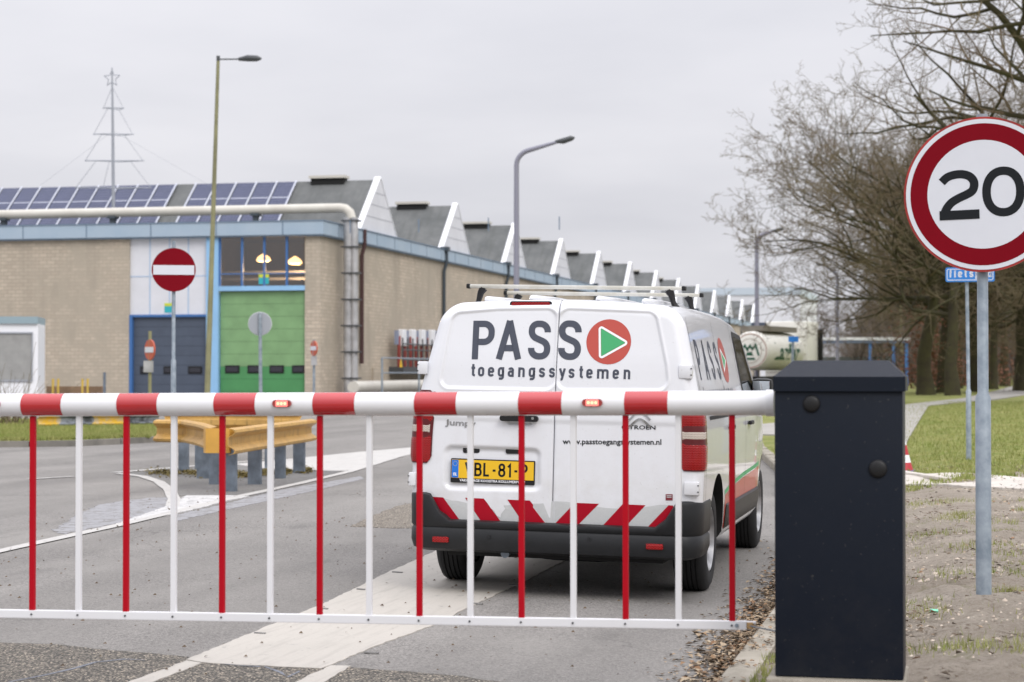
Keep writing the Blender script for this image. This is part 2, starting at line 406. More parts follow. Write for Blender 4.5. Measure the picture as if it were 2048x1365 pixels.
def rail_mat():
    n = NT('yellow_guard_rail')
    c = n.mix(n.rng(n.noise(4, 5, .6), .35, .65), (.54, .32, .085), (.42, .245, .07))
    c = n.mix(n.rng(n.noise(6, 6, .75, n.scale((6, 6, .8))), .54, .68), c, (.17, .115, .03))
    n.bump(n.noise(40, 4), .2, .01)
    return n.done(c, .55)
M['rail'] = rail_mat()
M['rail_end'] = mat('clean_yellow_panel', (.66, .36, .065), .5, noise_amt=.15, noise_scale=6)
M['moss'] = mat('dry_moss', (.16, .12, .035), .95, noise_amt=.8, noise_scale=9, col2=(.09, .075, .02), bump=.8)
M['bark'] = mat('oak_bark', (.052, .043, .032), .95, noise_amt=.8, noise_scale=1.6, col2=(.085, .085, .036), spec=.15, bump=.8, bump_scale=9)
M['twig'] = mat('bare_twigs', (.20, .15, .105), .9, noise_amt=.9, noise_scale=.5, col2=(.155, .135, .07), spec=.2)
M['twig2'] = mat('brown_twigs', (.21, .165, .135), .9, noise_amt=.9, noise_scale=.25, col2=(.09, .075, .06))
M['leaf_dry'] = mat('dead_leaf', (.17, .085, .038), .8, noise_amt=.9, noise_scale=3, col2=(.32, .21, .12))
M['leaf_pale'] = mat('pale_dead_leaf', (.42, .34, .24), .8, noise_amt=.9, noise_scale=6, col2=(.24, .16, .09))
M['leaf_dark'] = mat('dark_leaf_litter', (.06, .042, .028), .85, noise_amt=.9, noise_scale=6, col2=(.16, .115, .07))
M['rust_leaf'] = mat('rusty_beech_leaves', (.24, .085, .045), .8, noise_amt=.8, noise_scale=.6, col2=(.14, .07, .04))
M['clod'] = mat('earth_clod', (.40, .33, .26), .95, noise_amt=.8, noise_scale=7, col2=(.62, .55, .46), bump=.5)

# ------------------------------------------------------------------ lettering: a monoline stroke alphabet
def rounded(pts, r, closed=False, n=7):
    pts = [Vector(p) for p in pts]; out = []
    m = len(pts)
    for i, p in enumerate(pts):
        if not closed and i in (0, m - 1): out.append(p); continue
        a, b = pts[i - 1], pts[(i + 1) % m]
        da, db = (a - p), (b - p)
        la, lb = da.length, db.length
        da.normalize(); db.normalize()
        ang = da.angle(db)
        if ang > 3.1: continue
        t = r / math.tan(ang / 2)
        fa = .5 if (closed or i > 1) else 1.; fb = .5 if (closed or i < m - 2) else 1.
        t = min(t, la * fa, lb * fb)
        rr = t * math.tan(ang / 2)
        if rr < 1e-6: out.append(p); continue
        c = p + (da + db).normalized() * (rr / math.sin(ang / 2))
        s, e = p + da * t - c, p + db * t - c
        a0, a1 = math.atan2(s.y, s.x), math.atan2(e.y, e.x)
        while a1 - a0 > math.pi: a1 -= 2 * math.pi
        while a1 - a0 < -math.pi: a1 += 2 * math.pi
        for k in range(n + 1):
            q = a0 + (a1 - a0) * k / n
            out.append(c + Vector((math.cos(q), math.sin(q))) * rr)
    res = [out[0]]
    for p in out[1:]:
        if (p - res[-1]).length > 1e-5: res.append(p)
    return res
def ribbon(mb, pts, t, fn, closed=False, step=None, mi=0):
    """flat stroke of width t along the 2-D path; fn(u,v)->3-D point"""
    P = [Vector(p) for p in pts]
    if closed: P = P + [P[0]] if (P[0] - P[-1]).length > 1e-5 else P
    if step:
        Q = [P[0]]
        for a, b in zip(P, P[1:]):
            k = max(1, int((b - a).length / step))
            for j in range(1, k + 1): Q.append(a.lerp(b, j / k))
        P = Q
    n = len(P); vs = []
    for i, p in enumerate(P):
        if closed and i in (0, n - 1): d0, d1 = (P[0] - P[-2]), (P[1] - P[0])
        else: d0 = P[i] - P[i - 1] if i else P[1] - P[0]; d1 = P[i + 1] - P[i] if i < n - 1 else d0
        d0 = d0.normalized(); d1 = d1.normalized()
        n0 = Vector((-d0.y, d0.x)); n1 = Vector((-d1.y, d1.x)); nn = (n0 + n1)
        if nn.length < 1e-3: nn = n0
        nn.normalize(); k = 1 / max(.45, nn.dot(n0))
        vs += [fn(*(p + nn * t / 2 * k)), fn(*(p - nn * t / 2 * k))]
    mb.add(vs, [(2 * i, 2 * i + 1, 2 * i + 3, 2 * i + 2) for i in range(n - 1)], mi)
XH = .73
G = {  # width, strokes: (points, radius, closed)
 'P': (.5, [([(0, 0), (0, 1)], 0, 0), ([(0, 1), (1, 1), (1, .44), (0, .44)], .24, 0)]),
 'A': (.56, [([(0, 0), (.46, 1)], 0, 0), ([(1, 0), (.54, 1)], 0, 0), ([(.14, .25), (.86, .25)], 0, 0)]),
 'S': (.5, [([(1, .74), (1, 1), (0, 1), (0, .62), (1, .4), (1, 0), (0, 0), (0, .26)], .24, 0)]),
 't': (.30, [([(.38, 1), (.38, 0), (1.05, 0)], .14, 0), ([(-.22, .74), (1.05, .74)], 0, 0)]),
 'o': (.42, [([(0, 0), (1, 0), (1, XH), (0, XH)], .2, 1)]),
 'e': (.42, [([(0, .37), (1, .37)], 0, 0), ([(1, .33), (1, XH), (0, XH), (0, 0), (.85, 0), (1, .12)], .2, 0)]),
 'g': (.42, [([(0, 0), (1, 0), (1, XH), (0, XH)], .2, 1), ([(1, XH), (1, -.3), (.05, -.3)], .18, 0)]),
 'a': (.40, [([(.1, .60), (.15, XH), (1, XH), (1, 0)], .18, 0), ([(1, .42), (0, .42), (0, 0), (1, 0)], .18, 0)]),
 'n': (.44, [([(0, 0), (0, XH)], 0, 0), ([(0, .45), (0, XH), (1, XH), (1, 0)], .18, 0)]),
 'm': (.95, [([(0, 0), (0, XH)], 0, 0), ([(0, .45), (0, XH), (.5, XH), (.5, 0)], .14, 0), ([(.5, .45), (.5, XH), (1, XH), (1, 0)], .14, 0)]),
 's': (.38, [([(1, .56), (.95, XH), (0, XH), (0, .42), (1, .32), (1, 0), (.05, 0), (0, .17)], .16, 0)]),
 'y': (.42, [([(0, XH), (.5, .05)], 0, 0), ([(1, XH), (.42, -.28), (.1, -.28)], .08, 0)]),
 'w': (.62, [([(0, XH), (.25, 0), (.5, XH), (.75, 0), (1, XH)], 0, 0)]),
 'p': (.42, [([(0, 0), (1, 0), (1, XH), (0, XH)], .2, 1), ([(0, XH), (0, -.3)], 0, 0)]),
 'd': (.42, [([(0, 0), (1, 0), (1, XH), (0, XH)], .2, 1), ([(1, 1), (1, 0)], 0, 0)]),
 'l': (.06, [([(0, 1), (0, 0)], 0, 0)]),
 'i': (.06, [([(0, XH), (0, 0)], 0, 0), ([(0, .92), (0, 1.02)], 0, 0)]),
 'f': (.28, [([(.35, 0), (.35, 1), (1, 1)], .14, 0), ([(0, XH), (1, XH)], 0, 0)]),
 'u': (.42, [([(0, XH), (0, 0), (1, 0), (1, XH)], .2, 0)]),
 '.': (.06, [([(0, 0), (0, .08)], 0, 0)]), ' ': (.3, []),
 'V': (.52, [([(0, 1), (.5, 0), (1, 1)], 0, 0)]),
 'B': (.48, [([(0, 0), (0, 1)], 0, 0), ([(0, 1), (.92, 1), (.92, .53), (0, .53)], .2, 0), ([(0, .53), (1, .53), (1, 0), (0, 0)], .22, 0)]),
 'L': (.42, [([(0, 1), (0, 0), (1, 0)], 0, 0)]), '-': (.26, [([(0, .45), (1, .45)], 0, 0)]),
 '8': (.46, [([(.06, .53), (.94, .53), (.94, 1), (.06, 1)], .22, 1), ([(0, 0), (1, 0), (1, .53), (0, .53)], .24, 1)]),
 '1': (.24, [([(0, .78), (.75, 1), (.75, 0)], 0, 0)]), '0': (.5, [([(0, 0), (1, 0), (1, 1), (0, 1)], .25, 1)]),
 'C': (.62, [([(1, .85), (1, 1), (0, 1), (0, 0), (1, 0), (1, .15)], .25, 0)]), 'I': (.06, [([(0, 0), (0, 1)], 0, 0)]),
 'T': (.56, [([(0, 1), (1, 1)], 0, 0), ([(.5, 1), (.5, 0)], 0, 0)]),
 'R': (.56, [([(0, 0), (0, 1), (1, 1), (1, .42), (0, .42)], .2, 0), ([(.5, .42), (1, 0)], 0, 0)]),
 'O': (.66, [([(0, 0), (1, 0), (1, 1), (0, 1)], .3, 1)]),
 'E': (.52, [([(1, 1), (0, 1), (0, 0), (1, 0)], .12, 0), ([(0, .5), (.95, .5)], 0, 0), ([(.05, 1.32), (.3, 1.32)], 0, 0), ([(.7, 1.32), (.95, 1.32)], 0, 0)]),
 'N': (.56, [([(0, 0), (0, 1), (1, 1), (1, 0)], .25, 0)]),
 'M': (.6, [([(0, 0), (0, 1), (.5, .4), (1, 1), (1, 0)], 0, 0)]),
 'J': (.42, [([(.3, 1), (1, 1), (1, 0), (0, 0)], .2, 0)]),
 'k': (.36, [([(0, 0), (0, 1)], 0, 0), ([(1, XH), (0, .3)], 0, 0), ([(.3, .42), (1, 0)], 0, 0)]),
 'r': (.26, [([(0, 0), (0, XH)], 0, 0), ([(0, .5), (0, XH), (1, XH)], .15, 0)]),
}
def text(mb, s, x0, x1, y0, h, t, fn, mi=0, step=None, starts=None, ext=True, slant=0):
    """write s between x0 and x1, baseline y0, cap height h, stroke t (same unit as h)"""
    ws = [G[c][0] * (h - t) + t for c in s]
    gap = (x1 - x0 - sum(ws)) / max(1, len(s) - 1)
    x = x0
    for k, (c, w) in enumerate(zip(s, ws)):
        if starts: x = starts[k]
        ww = w - t
        for pts, r, cl in G[c][1]:
            P = [Vector((x + t / 2 + a * ww, y0 + t / 2 + b * (h - t))) for a, b in pts]
            P = rounded(P, r * (h - t), bool(cl)) if len(P) > 2 else P
            if not cl and ext:
                d = (P[0] - P[1]).normalized(); e = (P[-1] - P[-2]).normalized()
                if abs(d.y) > .8 and pts[0][1] in (0, 1, XH, -.3, .08): P[0] = P[0] + d * t / 2
                if abs(e.y) > .8 and pts[-1][1] in (0, 1, XH, -.3, .08): P[-1] = P[-1] + e * t / 2
            if slant: P = [Vector((p.x + slant * (p.y - y0), p.y)) for p in P]
            ribbon(mb, P, t, fn, bool(cl), step, mi)
        x += w + gap
def bfont_mesh(s, size, bold=0.0):
    cu = bpy.data.curves.new('lettering_curve', 'FONT'); cu.body = s; cu.size = size; cu.offset = bold; cu.resolution_u = 2
    o = bpy.data.objects.new('lettering_curve', cu); COL.objects.link(o)
    dg = bpy.context.evaluated_depsgraph_get(); me = bpy.data.meshes.new_from_object(o.evaluated_get(dg))
    v = [tuple(p.co) for p in me.vertices]; f = [tuple(p.vertices) for p in me.polygons]
    bpy.data.objects.remove(o); bpy.data.curves.remove(cu); bpy.data.meshes.remove(me)
    return v, f
# ================================================================== GROUND
def sheet(name, nx, ny, fn, m, kind='structure', smooth=True):
    b = MB(); b.grid(nx, ny, fn); o = b.build(name, m, smooth='all' if smooth else False, fix=False)
    # make normals face up
    me = o.data
    if me.polygons[0].normal.z < 0: me.flip_normals()
    return tag(o, kind=kind)
def spaced(a, b, d0, g):
    out = [a]; d = d0
    while out[-1] < b: out.append(out[-1] + d); d *= g
    return out
# land: a very large sheet a little under everything
b = MB(); b.add([(-2500, -60, -.25), (2500, -60, -.25), (2500, 2600, -.25), (-2500, 2600, -.25)], [(0, 1, 2, 3)])
tag(b.build('ground', M['grass']), kind='structure')
# road
ys = spaced(-8, 1400, 1.0, 1.05); xs = [-700, -200, -60, -20, -10, -6, -4, -3, -2.2, -1.6]
b = MB(); W_ = len(xs) + 1
for y in ys:
    for x in xs: b.v.append((min(x, xk(y) - .2), y, road_z(min(x, xk(y) - .2), y)))
    b.v.append((xk(y) + .02, y, road_z(xk(y), y)))
for i in range(len(ys) - 1):
    for j in range(W_ - 1):
        a = i * W_ + j; b.f.append((a, a + 1, a + W_ + 1, a + W_)); b.m.append(0)
tag(b.build('road', M['asphalt'], fix=False), kind='structure')
# verge, finely modelled near the camera
ys = spaced(2, 15.5, .055, 1.0) + spaced(15.7, 900, .25, 1.06)
ss = spaced(0, 3.2, .045, 1.0) + spaced(3.3, 900, .3, 1.22)
b = MB(); W_ = len(ss)
for y in ys:
    k = xk(y) + .15
    fy = max(0, 1 - max(0, y - 24) / 14)
    for s in ss:
        x = k + s
        z = verge_z(x, y)
        if s > .03 and fy > 0:
            q = Vector((x, y, 0))
            am = sstep(s / .25) * fy * (.35 + .65 * sstep(abs(x + .3) + abs(y - 7.8) - .2))
            am *= 1 - .85 * sstep((y - 17.6) / 1) * sstep((24.5 - y) / 1.5)
            z += am * (.035 * noise.noise(q * 1.6) + .028 * noise.noise(q * 4.5) + .018 * noise.noise(q * 11) + .012 * noise.noise(q * 19) + .02 * max(0, noise.noise(q * 7 + Vector((9, 0, 0)))))
        b.v.append((x, y, z))
for i in range(len(ys) - 1):
    for j in range(W_ - 1):
        a = i * W_ + j; b.f.append((a, a + 1, a + W_ + 1, a + W_)); yy = ys[i]; x = xk(yy) + .15 + ss[j]
        lim = 24.5 + .9 * (x - 1.5) + 1.6 * noise.noise(Vector((x, yy * .5, 3)))
        b.m.append(1 if yy > lim or (x < -.6 and yy > 27) else 0)
tag(b.build('verge', [M['dirt'], M['grass']], smooth='all', fix=False), kind='structure')
# kerb stones on the right
def kerb_run(pts, w, top, m, length, name='kerb'):
    root = tag(bpy.data.objects.new(name, None), kind='structure'); COL.objects.link(root)
    return root
kr = MB(); first = True
kroot = tag(bpy.data.objects.new('kerb', None), kind='structure'); COL.objects.link(kroot); kroot.location = (-1, 0, 0)
y = 4.0
while y < 60:
    L = 1.0
    x0, x1 = xk(y), xk(y + L)
    z0 = road_z(x0, y) ; h = verge_z(x0 + .14, y) + .012 + rnd.uniform(-.004, .004)
    b = MB()
    pr = [(0, -.1), (0, h - z0 - .02), (.018, h - z0), (.155, h - z0), (.155, -.1)]
    n = len(pr); g = .006
    v = [(x0 + a, y + g, z0 + c) for a, c in pr] + [(x1 + a, y + L - g, z0 + c) for a, c in pr]
    b.add(v, [tuple(range(n)), tuple(range(2 * n - 1, n - 1, -1))] + [(i, i + 1, n + i + 1, n + i) for i in range(n - 1)])
    b.build('kerb_stone', M['concrete'], kroot)
    y += L

# markings and patches, laid as thin sheets on the road
def decal(name, px, m, off, f=road_z, sub=None, jag=0):
    P = [onG(x, y, f, off) for x, y in px]
    if jag:
        Q = []
        for i, p in enumerate(P):
            q = P[(i + 1) % len(P)]; k = max(1, int((q - p).length / .06))
            if k > 400: k = 400
            for j in range(k):
                w = p.lerp(q, j / k)
                Q.append(w + Vector((rnd.uniform(-jag, jag), rnd.uniform(-jag, jag), 0)))
        P = Q
        P = [Vector((p.x, p.y, f(p.x, p.y) + off)) for p in P]
    bm = bmesh.new(); vs = [bm.verts.new(p) for p in P]; fc = bm.faces.new(vs)
    for xx in (-4.0,): bmesh.ops.bisect_plane(bm, geom=bm.verts[:] + bm.edges[:] + bm.faces[:], plane_co=(xx, 0, 0), plane_no=(1, 0, 0))
    for yy in range(4, 60, 2): bmesh.ops.bisect_plane(bm, geom=bm.verts[:] + bm.edges[:] + bm.faces[:], plane_co=(0, yy, 0), plane_no=(0, 1, 0))
    for v_ in bm.verts: v_.co.z = f(v_.co.x, v_.co.y) + off
    bmesh.ops.triangulate(bm, faces=bm.faces[:])
    bmesh.ops.recalc_face_normals(bm, faces=bm.faces[:])
    bm.faces.ensure_lookup_table()
    if bm.faces[0].normal.z < 0: bmesh.ops.reverse_faces(bm, faces=bm.faces[:])
    if off > 0:
        be = [e_ for e_ in bm.edges if e_.is_boundary]; r_ = bmesh.ops.extrude_edge_only(bm, edges=be)
        for v_ in r_['geom']:
            if isinstance(v_, bmesh.types.BMVert): v_.co.z -= max(off, .0) + .002
    me = bpy.data.meshes.new(name); bm.to_mesh(me); bm.free(); me.materials.append(m)
    o = bpy.data.objects.new(name, me); COL.objects.link(o)
    return tag(o, kind='structure')
decal('coarse_asphalt', [(-60, 1283), (120, 1290), (250, 1303), (400, 1316), (530, 1330), (700, 1334), (900, 1350), (1050, 1370), (1300, 1420), (1300, 1700), (-60, 1700)], M['chips_dark'], .002, jag=.012)
decal('coarse_asphalt', [(700, 1053), (745, 1032), (790, 1014), (840, 1001), (900, 1000), (900, 1056), (780, 1056)], M['chips_tan'], .004, jag=.02)
decal('bluish_patch', [(105, 1062), (140, 1040), (190, 1012), (240, 1003), (300, 996), (342, 994), (346, 1010), (330, 1022), (235, 1046), (130, 1068)], M['patch'], .004, jag=.03)
decal('bluish_patch', [(354, 1030), (450, 1008), (560, 980), (720, 953), (728, 958), (600, 988), (450, 1020), (354, 1042)], M['patch'], .004, jag=.02)
decal('island_surface', [(232, 949), (345, 940), (530, 924), (640, 915), (700, 914), (770, 912), (690, 940), (620, 962), (520, 990), (360, 992), (342, 975), (300, 956)], M['island'], .0045)
# wide cream marking under the van
wide = [(372, 1319.5), (402, 1324.5), (452, 1328), (560, 1333), (644, 1337), (668, 1327), (740, 1296), (873, 1247.6), (930, 1218), (1030, 1171), (1137, 1117), (1290, 1045), (1420, 985), (1180, 972), (960, 1062), (834, 1118.7), (770, 1147), (646, 1208), (560, 1242), (460, 1283)]
decal('lane_marking', wide, M['paint_wide'], .005, jag=.007)
decal('lane_marking', [(374, 1321), (404, 1326), (300, 1366), (120, 1440), (70, 1440), (252, 1366)], M['paint_wide'], .0058, jag=.006)
decal('lane_marking', [(662, 1331), (702, 1332), (648, 1364), (520, 1440), (450, 1440), (590, 1364)], M['paint_wide'], .0058, jag=.006)
# dark overlap slits in the edges of the wide marking
for (x, y, w, s) in [(646, 1216, 22, 1), (722, 1177.5, 18, 1), (795, 1143.5, 22, 1), (520, 1265, 24, 1), (743, 1304, 30, 1), (955, 1206, 22, 1), (1030, 1169, 26, 1)]:
    decal('marking_joint', [(x - w / 2, y - 1), (x + w / 2, y + .5), (x + w / 2 - 2, y + 2.2), (x - w / 2, y + 1)], M['island'], .0085)
# lines round the traffic island
def line(px, w, name='lane_line', m=None, off=.009):
    P = [onG(x, y, road_z, 0) for x, y in px]; L, Rr = [], []
    Q = [P[0]]
    for a, c in zip(P, P[1:]):
        k = max(1, int((c - a).length / .4))
        for j in range(1, k + 1): Q.append(a.lerp(c, j / k))
    for i, p in enumerate(Q):
        d = (Q[min(i + 1, len(Q) - 1)] - Q[max(i - 1, 0)]); d.z = 0; d.normalize(); n = Vector((-d.y, d.x, 0))
        for s, arr in ((1, L), (-1, Rr)):
            q = p + n * s * (w / 2 + rnd.uniform(-.006, .006)); q.z = road_z(q.x, q.y) + off; arr.append(q)
    b = MB(); n = len(Q); b.add(L + Rr, [(i, i + 1, n + i + 1, n + i) for i in range(n - 1)])
    o = b.build(name, m or M['paint_white'])
    return tag(o, kind='structure')
line([(-40, 1113), (100, 1082), (250, 1049), (345, 1026), (470, 996), (600, 968), (700, 944), (830, 904), (960, 868)], .13)
line([(230, 946.5), (345, 937), (440, 929), (530, 921)], .16)
line([(236, 948), (285, 954), (318, 965), (338, 980), (348, 1000), (345, 1014)], .14, off=.0095)
line([(56, 960), (148, 954)], .11)
decal('lane_marking', [(232, 1048), (300, 1024), (350, 1006), (372, 991), (470, 991), (500, 992), (462, 1000), (345, 1029)], M['paint_worn'], .0084, jag=.02)
decal('lane_marking', [(465, 928), (560, 920), (640, 912), (720, 904), (835, 894), (835, 906), (790, 916), (740, 931), (690, 942), (600, 940), (520, 936)], M['paint_white'], .0086, jag=.01)
for px in ([(20, 1366), (90, 1352), (150, 1338), (190, 1326), (250, 1320), (290, 1322)], [(400, 1324), (470, 1332), (520, 1335)], [(530, 1335), (560, 1346), (575, 1356), (600, 1344)]):
    line(px, .018, 'chalk_mark', M['blue_chalk'], .004)
# path behind the barrier and the pale strip in the dirt
def vz(x, y): return verge_z(x, y)
decal('cycle_path', [(1500, 850), (1600, 842), (1700, 829), (1810, 809), (1925, 797), (1990, 782), (2048, 766), (2130, 756), (2130, 782), (2048, 790), (1990, 799), (1900, 806.5), (1858, 811), (1846, 828), (1815, 880), (1812, 889), (1700, 878), (1600, 870), (1500, 868)], M['path'], .03, vz)
decal('concrete_strip', [(1560, 951), (1700, 949), (1830, 949), (2070, 957), (2200, 960), (2200, 982), (2048, 978), (1930, 972), (1820, 968), (1560, 973)], M['sandstrip'], .022, vz, jag=.03)
# the left hand grass bed with its dark kerb
def lz(x, y): return .10
GL = [(-80, 884), (60, 883.5), (150, 882), (230, 878.5), (300, 875), (380, 868), (415, 862), (425, 856), (400, 846), (300, 838), (-80, 838)]
decal('grass_bed', GL, M['grass'], 0, lz)
b = MB(); P = [onG(x, y, lz) for x, y in GL[:8]]
Q = []
for a, c in zip(P, P[1:]):
    k = max(1, round((c - a).length / 1.0))
    for j in range(k): Q.append(a.lerp(c, j / k))
Q.append(P[-1])
kroot2 = tag(bpy.data.objects.new('kerb', None), kind='structure'); COL.objects.link(kroot2); kroot2.location = Q[0]
for a, c in zip(Q, Q[1:]):
    d = (c - a); d.normalize(); n = Vector((d.y, -d.x, 0)) * .14; a = a + d * .01; c = c - d * .01
    b = MB(); up = Vector((0, 0, .012)); dn = Vector((0, 0, -.2))
    b.add([a + up, c + up, c + n + up, a + n + up, a + dn, c + dn, c + n * 1.1 + dn, a + n * 1.1 + dn], [(0, 1, 2, 3), (2, 3, 7, 6), (0, 1, 5, 4), (0, 3, 7, 4), (1, 2, 6, 5)])
    b.build('kerb_stone', M['kerb_dark'], kroot2)

# ---- loose stuff on the ground
def leaf_pts(c, s, flat=.35):
    a = rnd.uniform(0, 6.28); u = Vector((math.cos(a), math.sin(a), rnd.uniform(-flat, flat))) * s; w = Vector((-math.sin(a), math.cos(a), rnd.uniform(-flat, flat))) * s * rnd.uniform(.45, .7)
    up = Vector((0, 0, s * rnd.uniform(.05, .5)))
    return [c - u, c - w + up * .6, c + u, c + w + up]
lit = [MB(), MB(), MB()]
def put_leaf(x, y, f, s=None, k=None):
    s = s or rnd.uniform(.010, .03); z = f(x, y) + .008
    lit[k if k is not None else rnd.choice((0, 0, 1, 2))].add(leaf_pts(Vector((x, y, z)), s), [(0, 1, 2), (0, 2, 3)])
for _ in range(9500):      # gutter litter
    y = rnd.uniform(5, 17); x = xk(y) - abs(rnd.gauss(0, .14)) - .005
    if rnd.random() < .25 + .75 * sstep(noise.noise(Vector((y * 1.3, 0, 5))) + .75): put_leaf(x, y, road_z, rnd.uniform(.008, .028), rnd.choice((0, 1, 2, 2, 2, 1)))
for _ in range(26000):      # on the dirt
    y = 5 + 22 * rnd.random() ** 1.2; x = xk(y) + .2 + rnd.uniform(0, 3.3) * (1 + y / 20)
    if noise.noise(Vector((x * 2.2, y * 1.6, 2))) + .4 * noise.noise(Vector((x * 6, y * 5, 2))) > rnd.uniform(.0, .4): put_leaf(x, y, lambda a, c: verge_z(a, c) + rnd.uniform(0, .03), rnd.uniform(.006, .024), rnd.choice((0, 1, 2, 2, 2, 2)))
for _ in range(700):       # scattered on the road
    y = rnd.uniform(7, 24); x = xk(y) - rnd.uniform(.2, 8)
    put_leaf(x, y, lambda a, c: road_z(a, c) + .004, rnd.uniform(.005, .012), 2)
for _ in range(1500):      # leaves and crumbs lying on top of the kerb
    y = rnd.uniform(6, 17); x = xk(y) + rnd.uniform(.0, .15)
    if noise.noise(Vector((y * 2.2, 3, 5))) > -.1: lit[rnd.choice((0, 1, 2))].add(leaf_pts(Vector((x, y, verge_z(xk(y) + .14, y) + .02)), rnd.uniform(.006, .018)), [(0, 1, 2), (0, 2, 3)])
for k, m in enumerate(('leaf_dry', 'leaf_pale', 'leaf_dark')):
    tag(lit[k].build('leaf_litter', M[m], fix=False), ['brown dead leaves scattered over dirt and gutter', 'pale curled leaves scattered over dirt and gutter', 'dark rotting leaf crumbs lying along the kerb'][k], 'leaves', kind='stuff')
cl = MB()
for _ in range(14000):
    y = 5.5 + 22 * rnd.random() ** 1.3; x = xk(y) + .2 + rnd.uniform(0, 3.2) * (1 + y / 20)
    if noise.noise(Vector((x * .9, y * .9, 7))) < -.05: continue
    s = rnd.uniform(.003, .012) * (2 if rnd.random() < .04 else 1); c = Vector((x, y, verge_z(x, y) + s * .2 + .006))
    v = [c + Vector((rnd.uniform(.7, 1.2) * s * a, rnd.uniform(.7, 1.2) * s * d, rnd.uniform(.5, .9) * s * e)) for a, d, e in ((1, 0, 0), (0, 1, 0), (-1, 0, 0), (0, -1, 0), (.1, .1, 1))]
    cl.add(v, [(0, 1, 4), (1, 2, 4), (2, 3, 4), (3, 0, 4)])
tag(cl.build('earth_crumbs', M['clod'], fix=False), 'sandy clods and crumbs strewn over the dug up verge', 'soil', kind='stuff')
# grass blades
def blades(name, label, gen, n, h, m=None, w=.004):
    b = MB()
    for _ in range(n):
        p = gen()
        if p is None: continue
        a = rnd.uniform(0, 6.28); d = Vector((math.cos(a), math.sin(a), 0)); hh = h * rnd.uniform(.5, 1.2)
        lean = Vector((rnd.uniform(-1, 1), rnd.uniform(-1, 1), 0)) * hh * .45
        b.add([p - d * w, p + d * w, p + lean + Vector((0, 0, hh))], [(0, 1, 2)])
    return tag(b.build(name, m or M['blade'], fix=False), label, 'grass', kind='stuff')
def g_verge():
    y = 22 + 45 * rnd.random() ** 1.3; x = rnd.uniform(-3, 5 + y * .1)
    if x < xk(y) + .2 or y < 24.3 + .9 * (x - 1.5) + 1.6 * noise.noise(Vector((x, y * .5, 3))): return None
    return Vector((x, y, verge_z(x, y)))
blades('grass', 'short green lawn grass beyond the dirt', g_verge, 70000, .06, w=.009)
tuf = [(rnd.uniform(-.6, 2.2), rnd.uniform(7, 20), rnd.uniform(.06, .2)) for _ in range(34)] + [(-.86, 8.6, .09), (-.82, 8.9, .08), (-.84, 9.3, .1), (.45, 9.5, .16), (.25, 9.2, .1), (-.05, 9.2, .1), (.1, 12.5, .2), (.6, 12.9, .2)]
def g_tuft():
    cx, cy, r_ = rnd.choice(tuf); x = cx + rnd.gauss(0, r_); y = cy + rnd.gauss(0, r_)
    return None if x < -.9 else Vector((x, y, verge_z(x, y)))
blades('grass_tufts', 'thin green grass tufts coming up in the dirt', g_tuft, 7500, .045, w=.0028)
xs_ = [onG(x, y, lz) for x, y in ((0, 884), (300, 876), (390, 848), (0, 840))]
def g_bed():
    a, c = rnd.random(), rnd.random() ** 1.5
    p = xs_[0].lerp(xs_[1], a).lerp(xs_[3].lerp(xs_[2], a), c); p.z = .10
    return p
blades('grass', 'rough grass growing in the kerbed bed on the left', g_bed, 26000, .09, w=.012)
# moss on the island round the rail posts
ms = MB()
for (cx, cy, sx) in [(330, 948, 45), (395, 948, 40), (480, 952, 30), (530, 948, 20), (570, 945, 14), (610, 943, 18)]:
    for _ in range(420):
        p = onG(cx + rnd.gauss(0, sx * .45), cy + rnd.gauss(0, 3.2), road_z); s = rnd.uniform(.012, .03)
        ms.add(leaf_pts(p + Vector((0, 0, .02)), s, .6), [(0, 1, 2), (0, 2, 3)])
tag(ms.build('moss', M['moss'], fix=False), 'dry brown moss round the guard rail posts', 'moss', kind='stuff')
# grit specks
gr = MB()
for _ in range(500):
    y = rnd.uniform(7, 22); x = xk(y) - rnd.uniform(.1, 7.5); s = rnd.uniform(.004, .012); z = road_z(x, y) + .010
    gr.add([(x - s, y - s, z), (x + s, y - s * .6, z), (x + s * .5, y + s, z), (x, y, z + s)], [(0, 1, 3), (1, 2, 3), (2, 0, 3)])
tag(gr.build('grit', M['leaf_dark'], fix=False), 'dark grit and crumbs lying on the roadway', 'grit', kind='stuff')
p = onG(1868, 1230, verge_z); b = MB(); b.tube([p + Vector((-.02, 0, .02)), p + Vector((.02, .01, .02))], [.011, .008], 8)
tag(b.build('litter_cap', mat('mint_plastic', (.15, .6, .4), .3), smooth=True), 'small mint green plastic scrap lying on the dirt', 'litter')

# ================================================================== FACTORY
XS, YF = -28.17, 85.0
def fx(px, y=700): return onY(px, y, YF).x
def fz(py, px=400): return onY(px, py, YF).z
Z_TOP = fz(443, 641); Z_FB = fz(469.5, 641); ZB = -.05
fac = empty('factory', (XS, YF, 0), 'long taupe brick factory hall with a row of pointed white gables and blue roof edge', 'factory')
XL = -62.0
# front wall pieces (opening for the doors, cladding and window)
xa, xb, xc, xd = fx(258), fx(437), fx(609.5), XS
b = MB(); b.bb((XL, YF, ZB), (xa, YF + .4, Z_FB)); b.bb((xc, YF, ZB), (xd, YF + .4, Z_FB)); b.build('front_wall', M['brick'], fac)
b = MB()
for i in range(13):
    b.bb((XS - .35, YF + .4 + i * 15.6, ZB), (XS, YF + .4 + (i + 1) * 15.6, Z_FB))
b.build('side_wall', M['brick'], fac)
b = MB(); b.bb((XS, YF + 8, ZB), (XS + .12, YF + 203, fz(735, 641))); b.build('plinth', M['brick'], fac)
LEN = 13 * 15.6
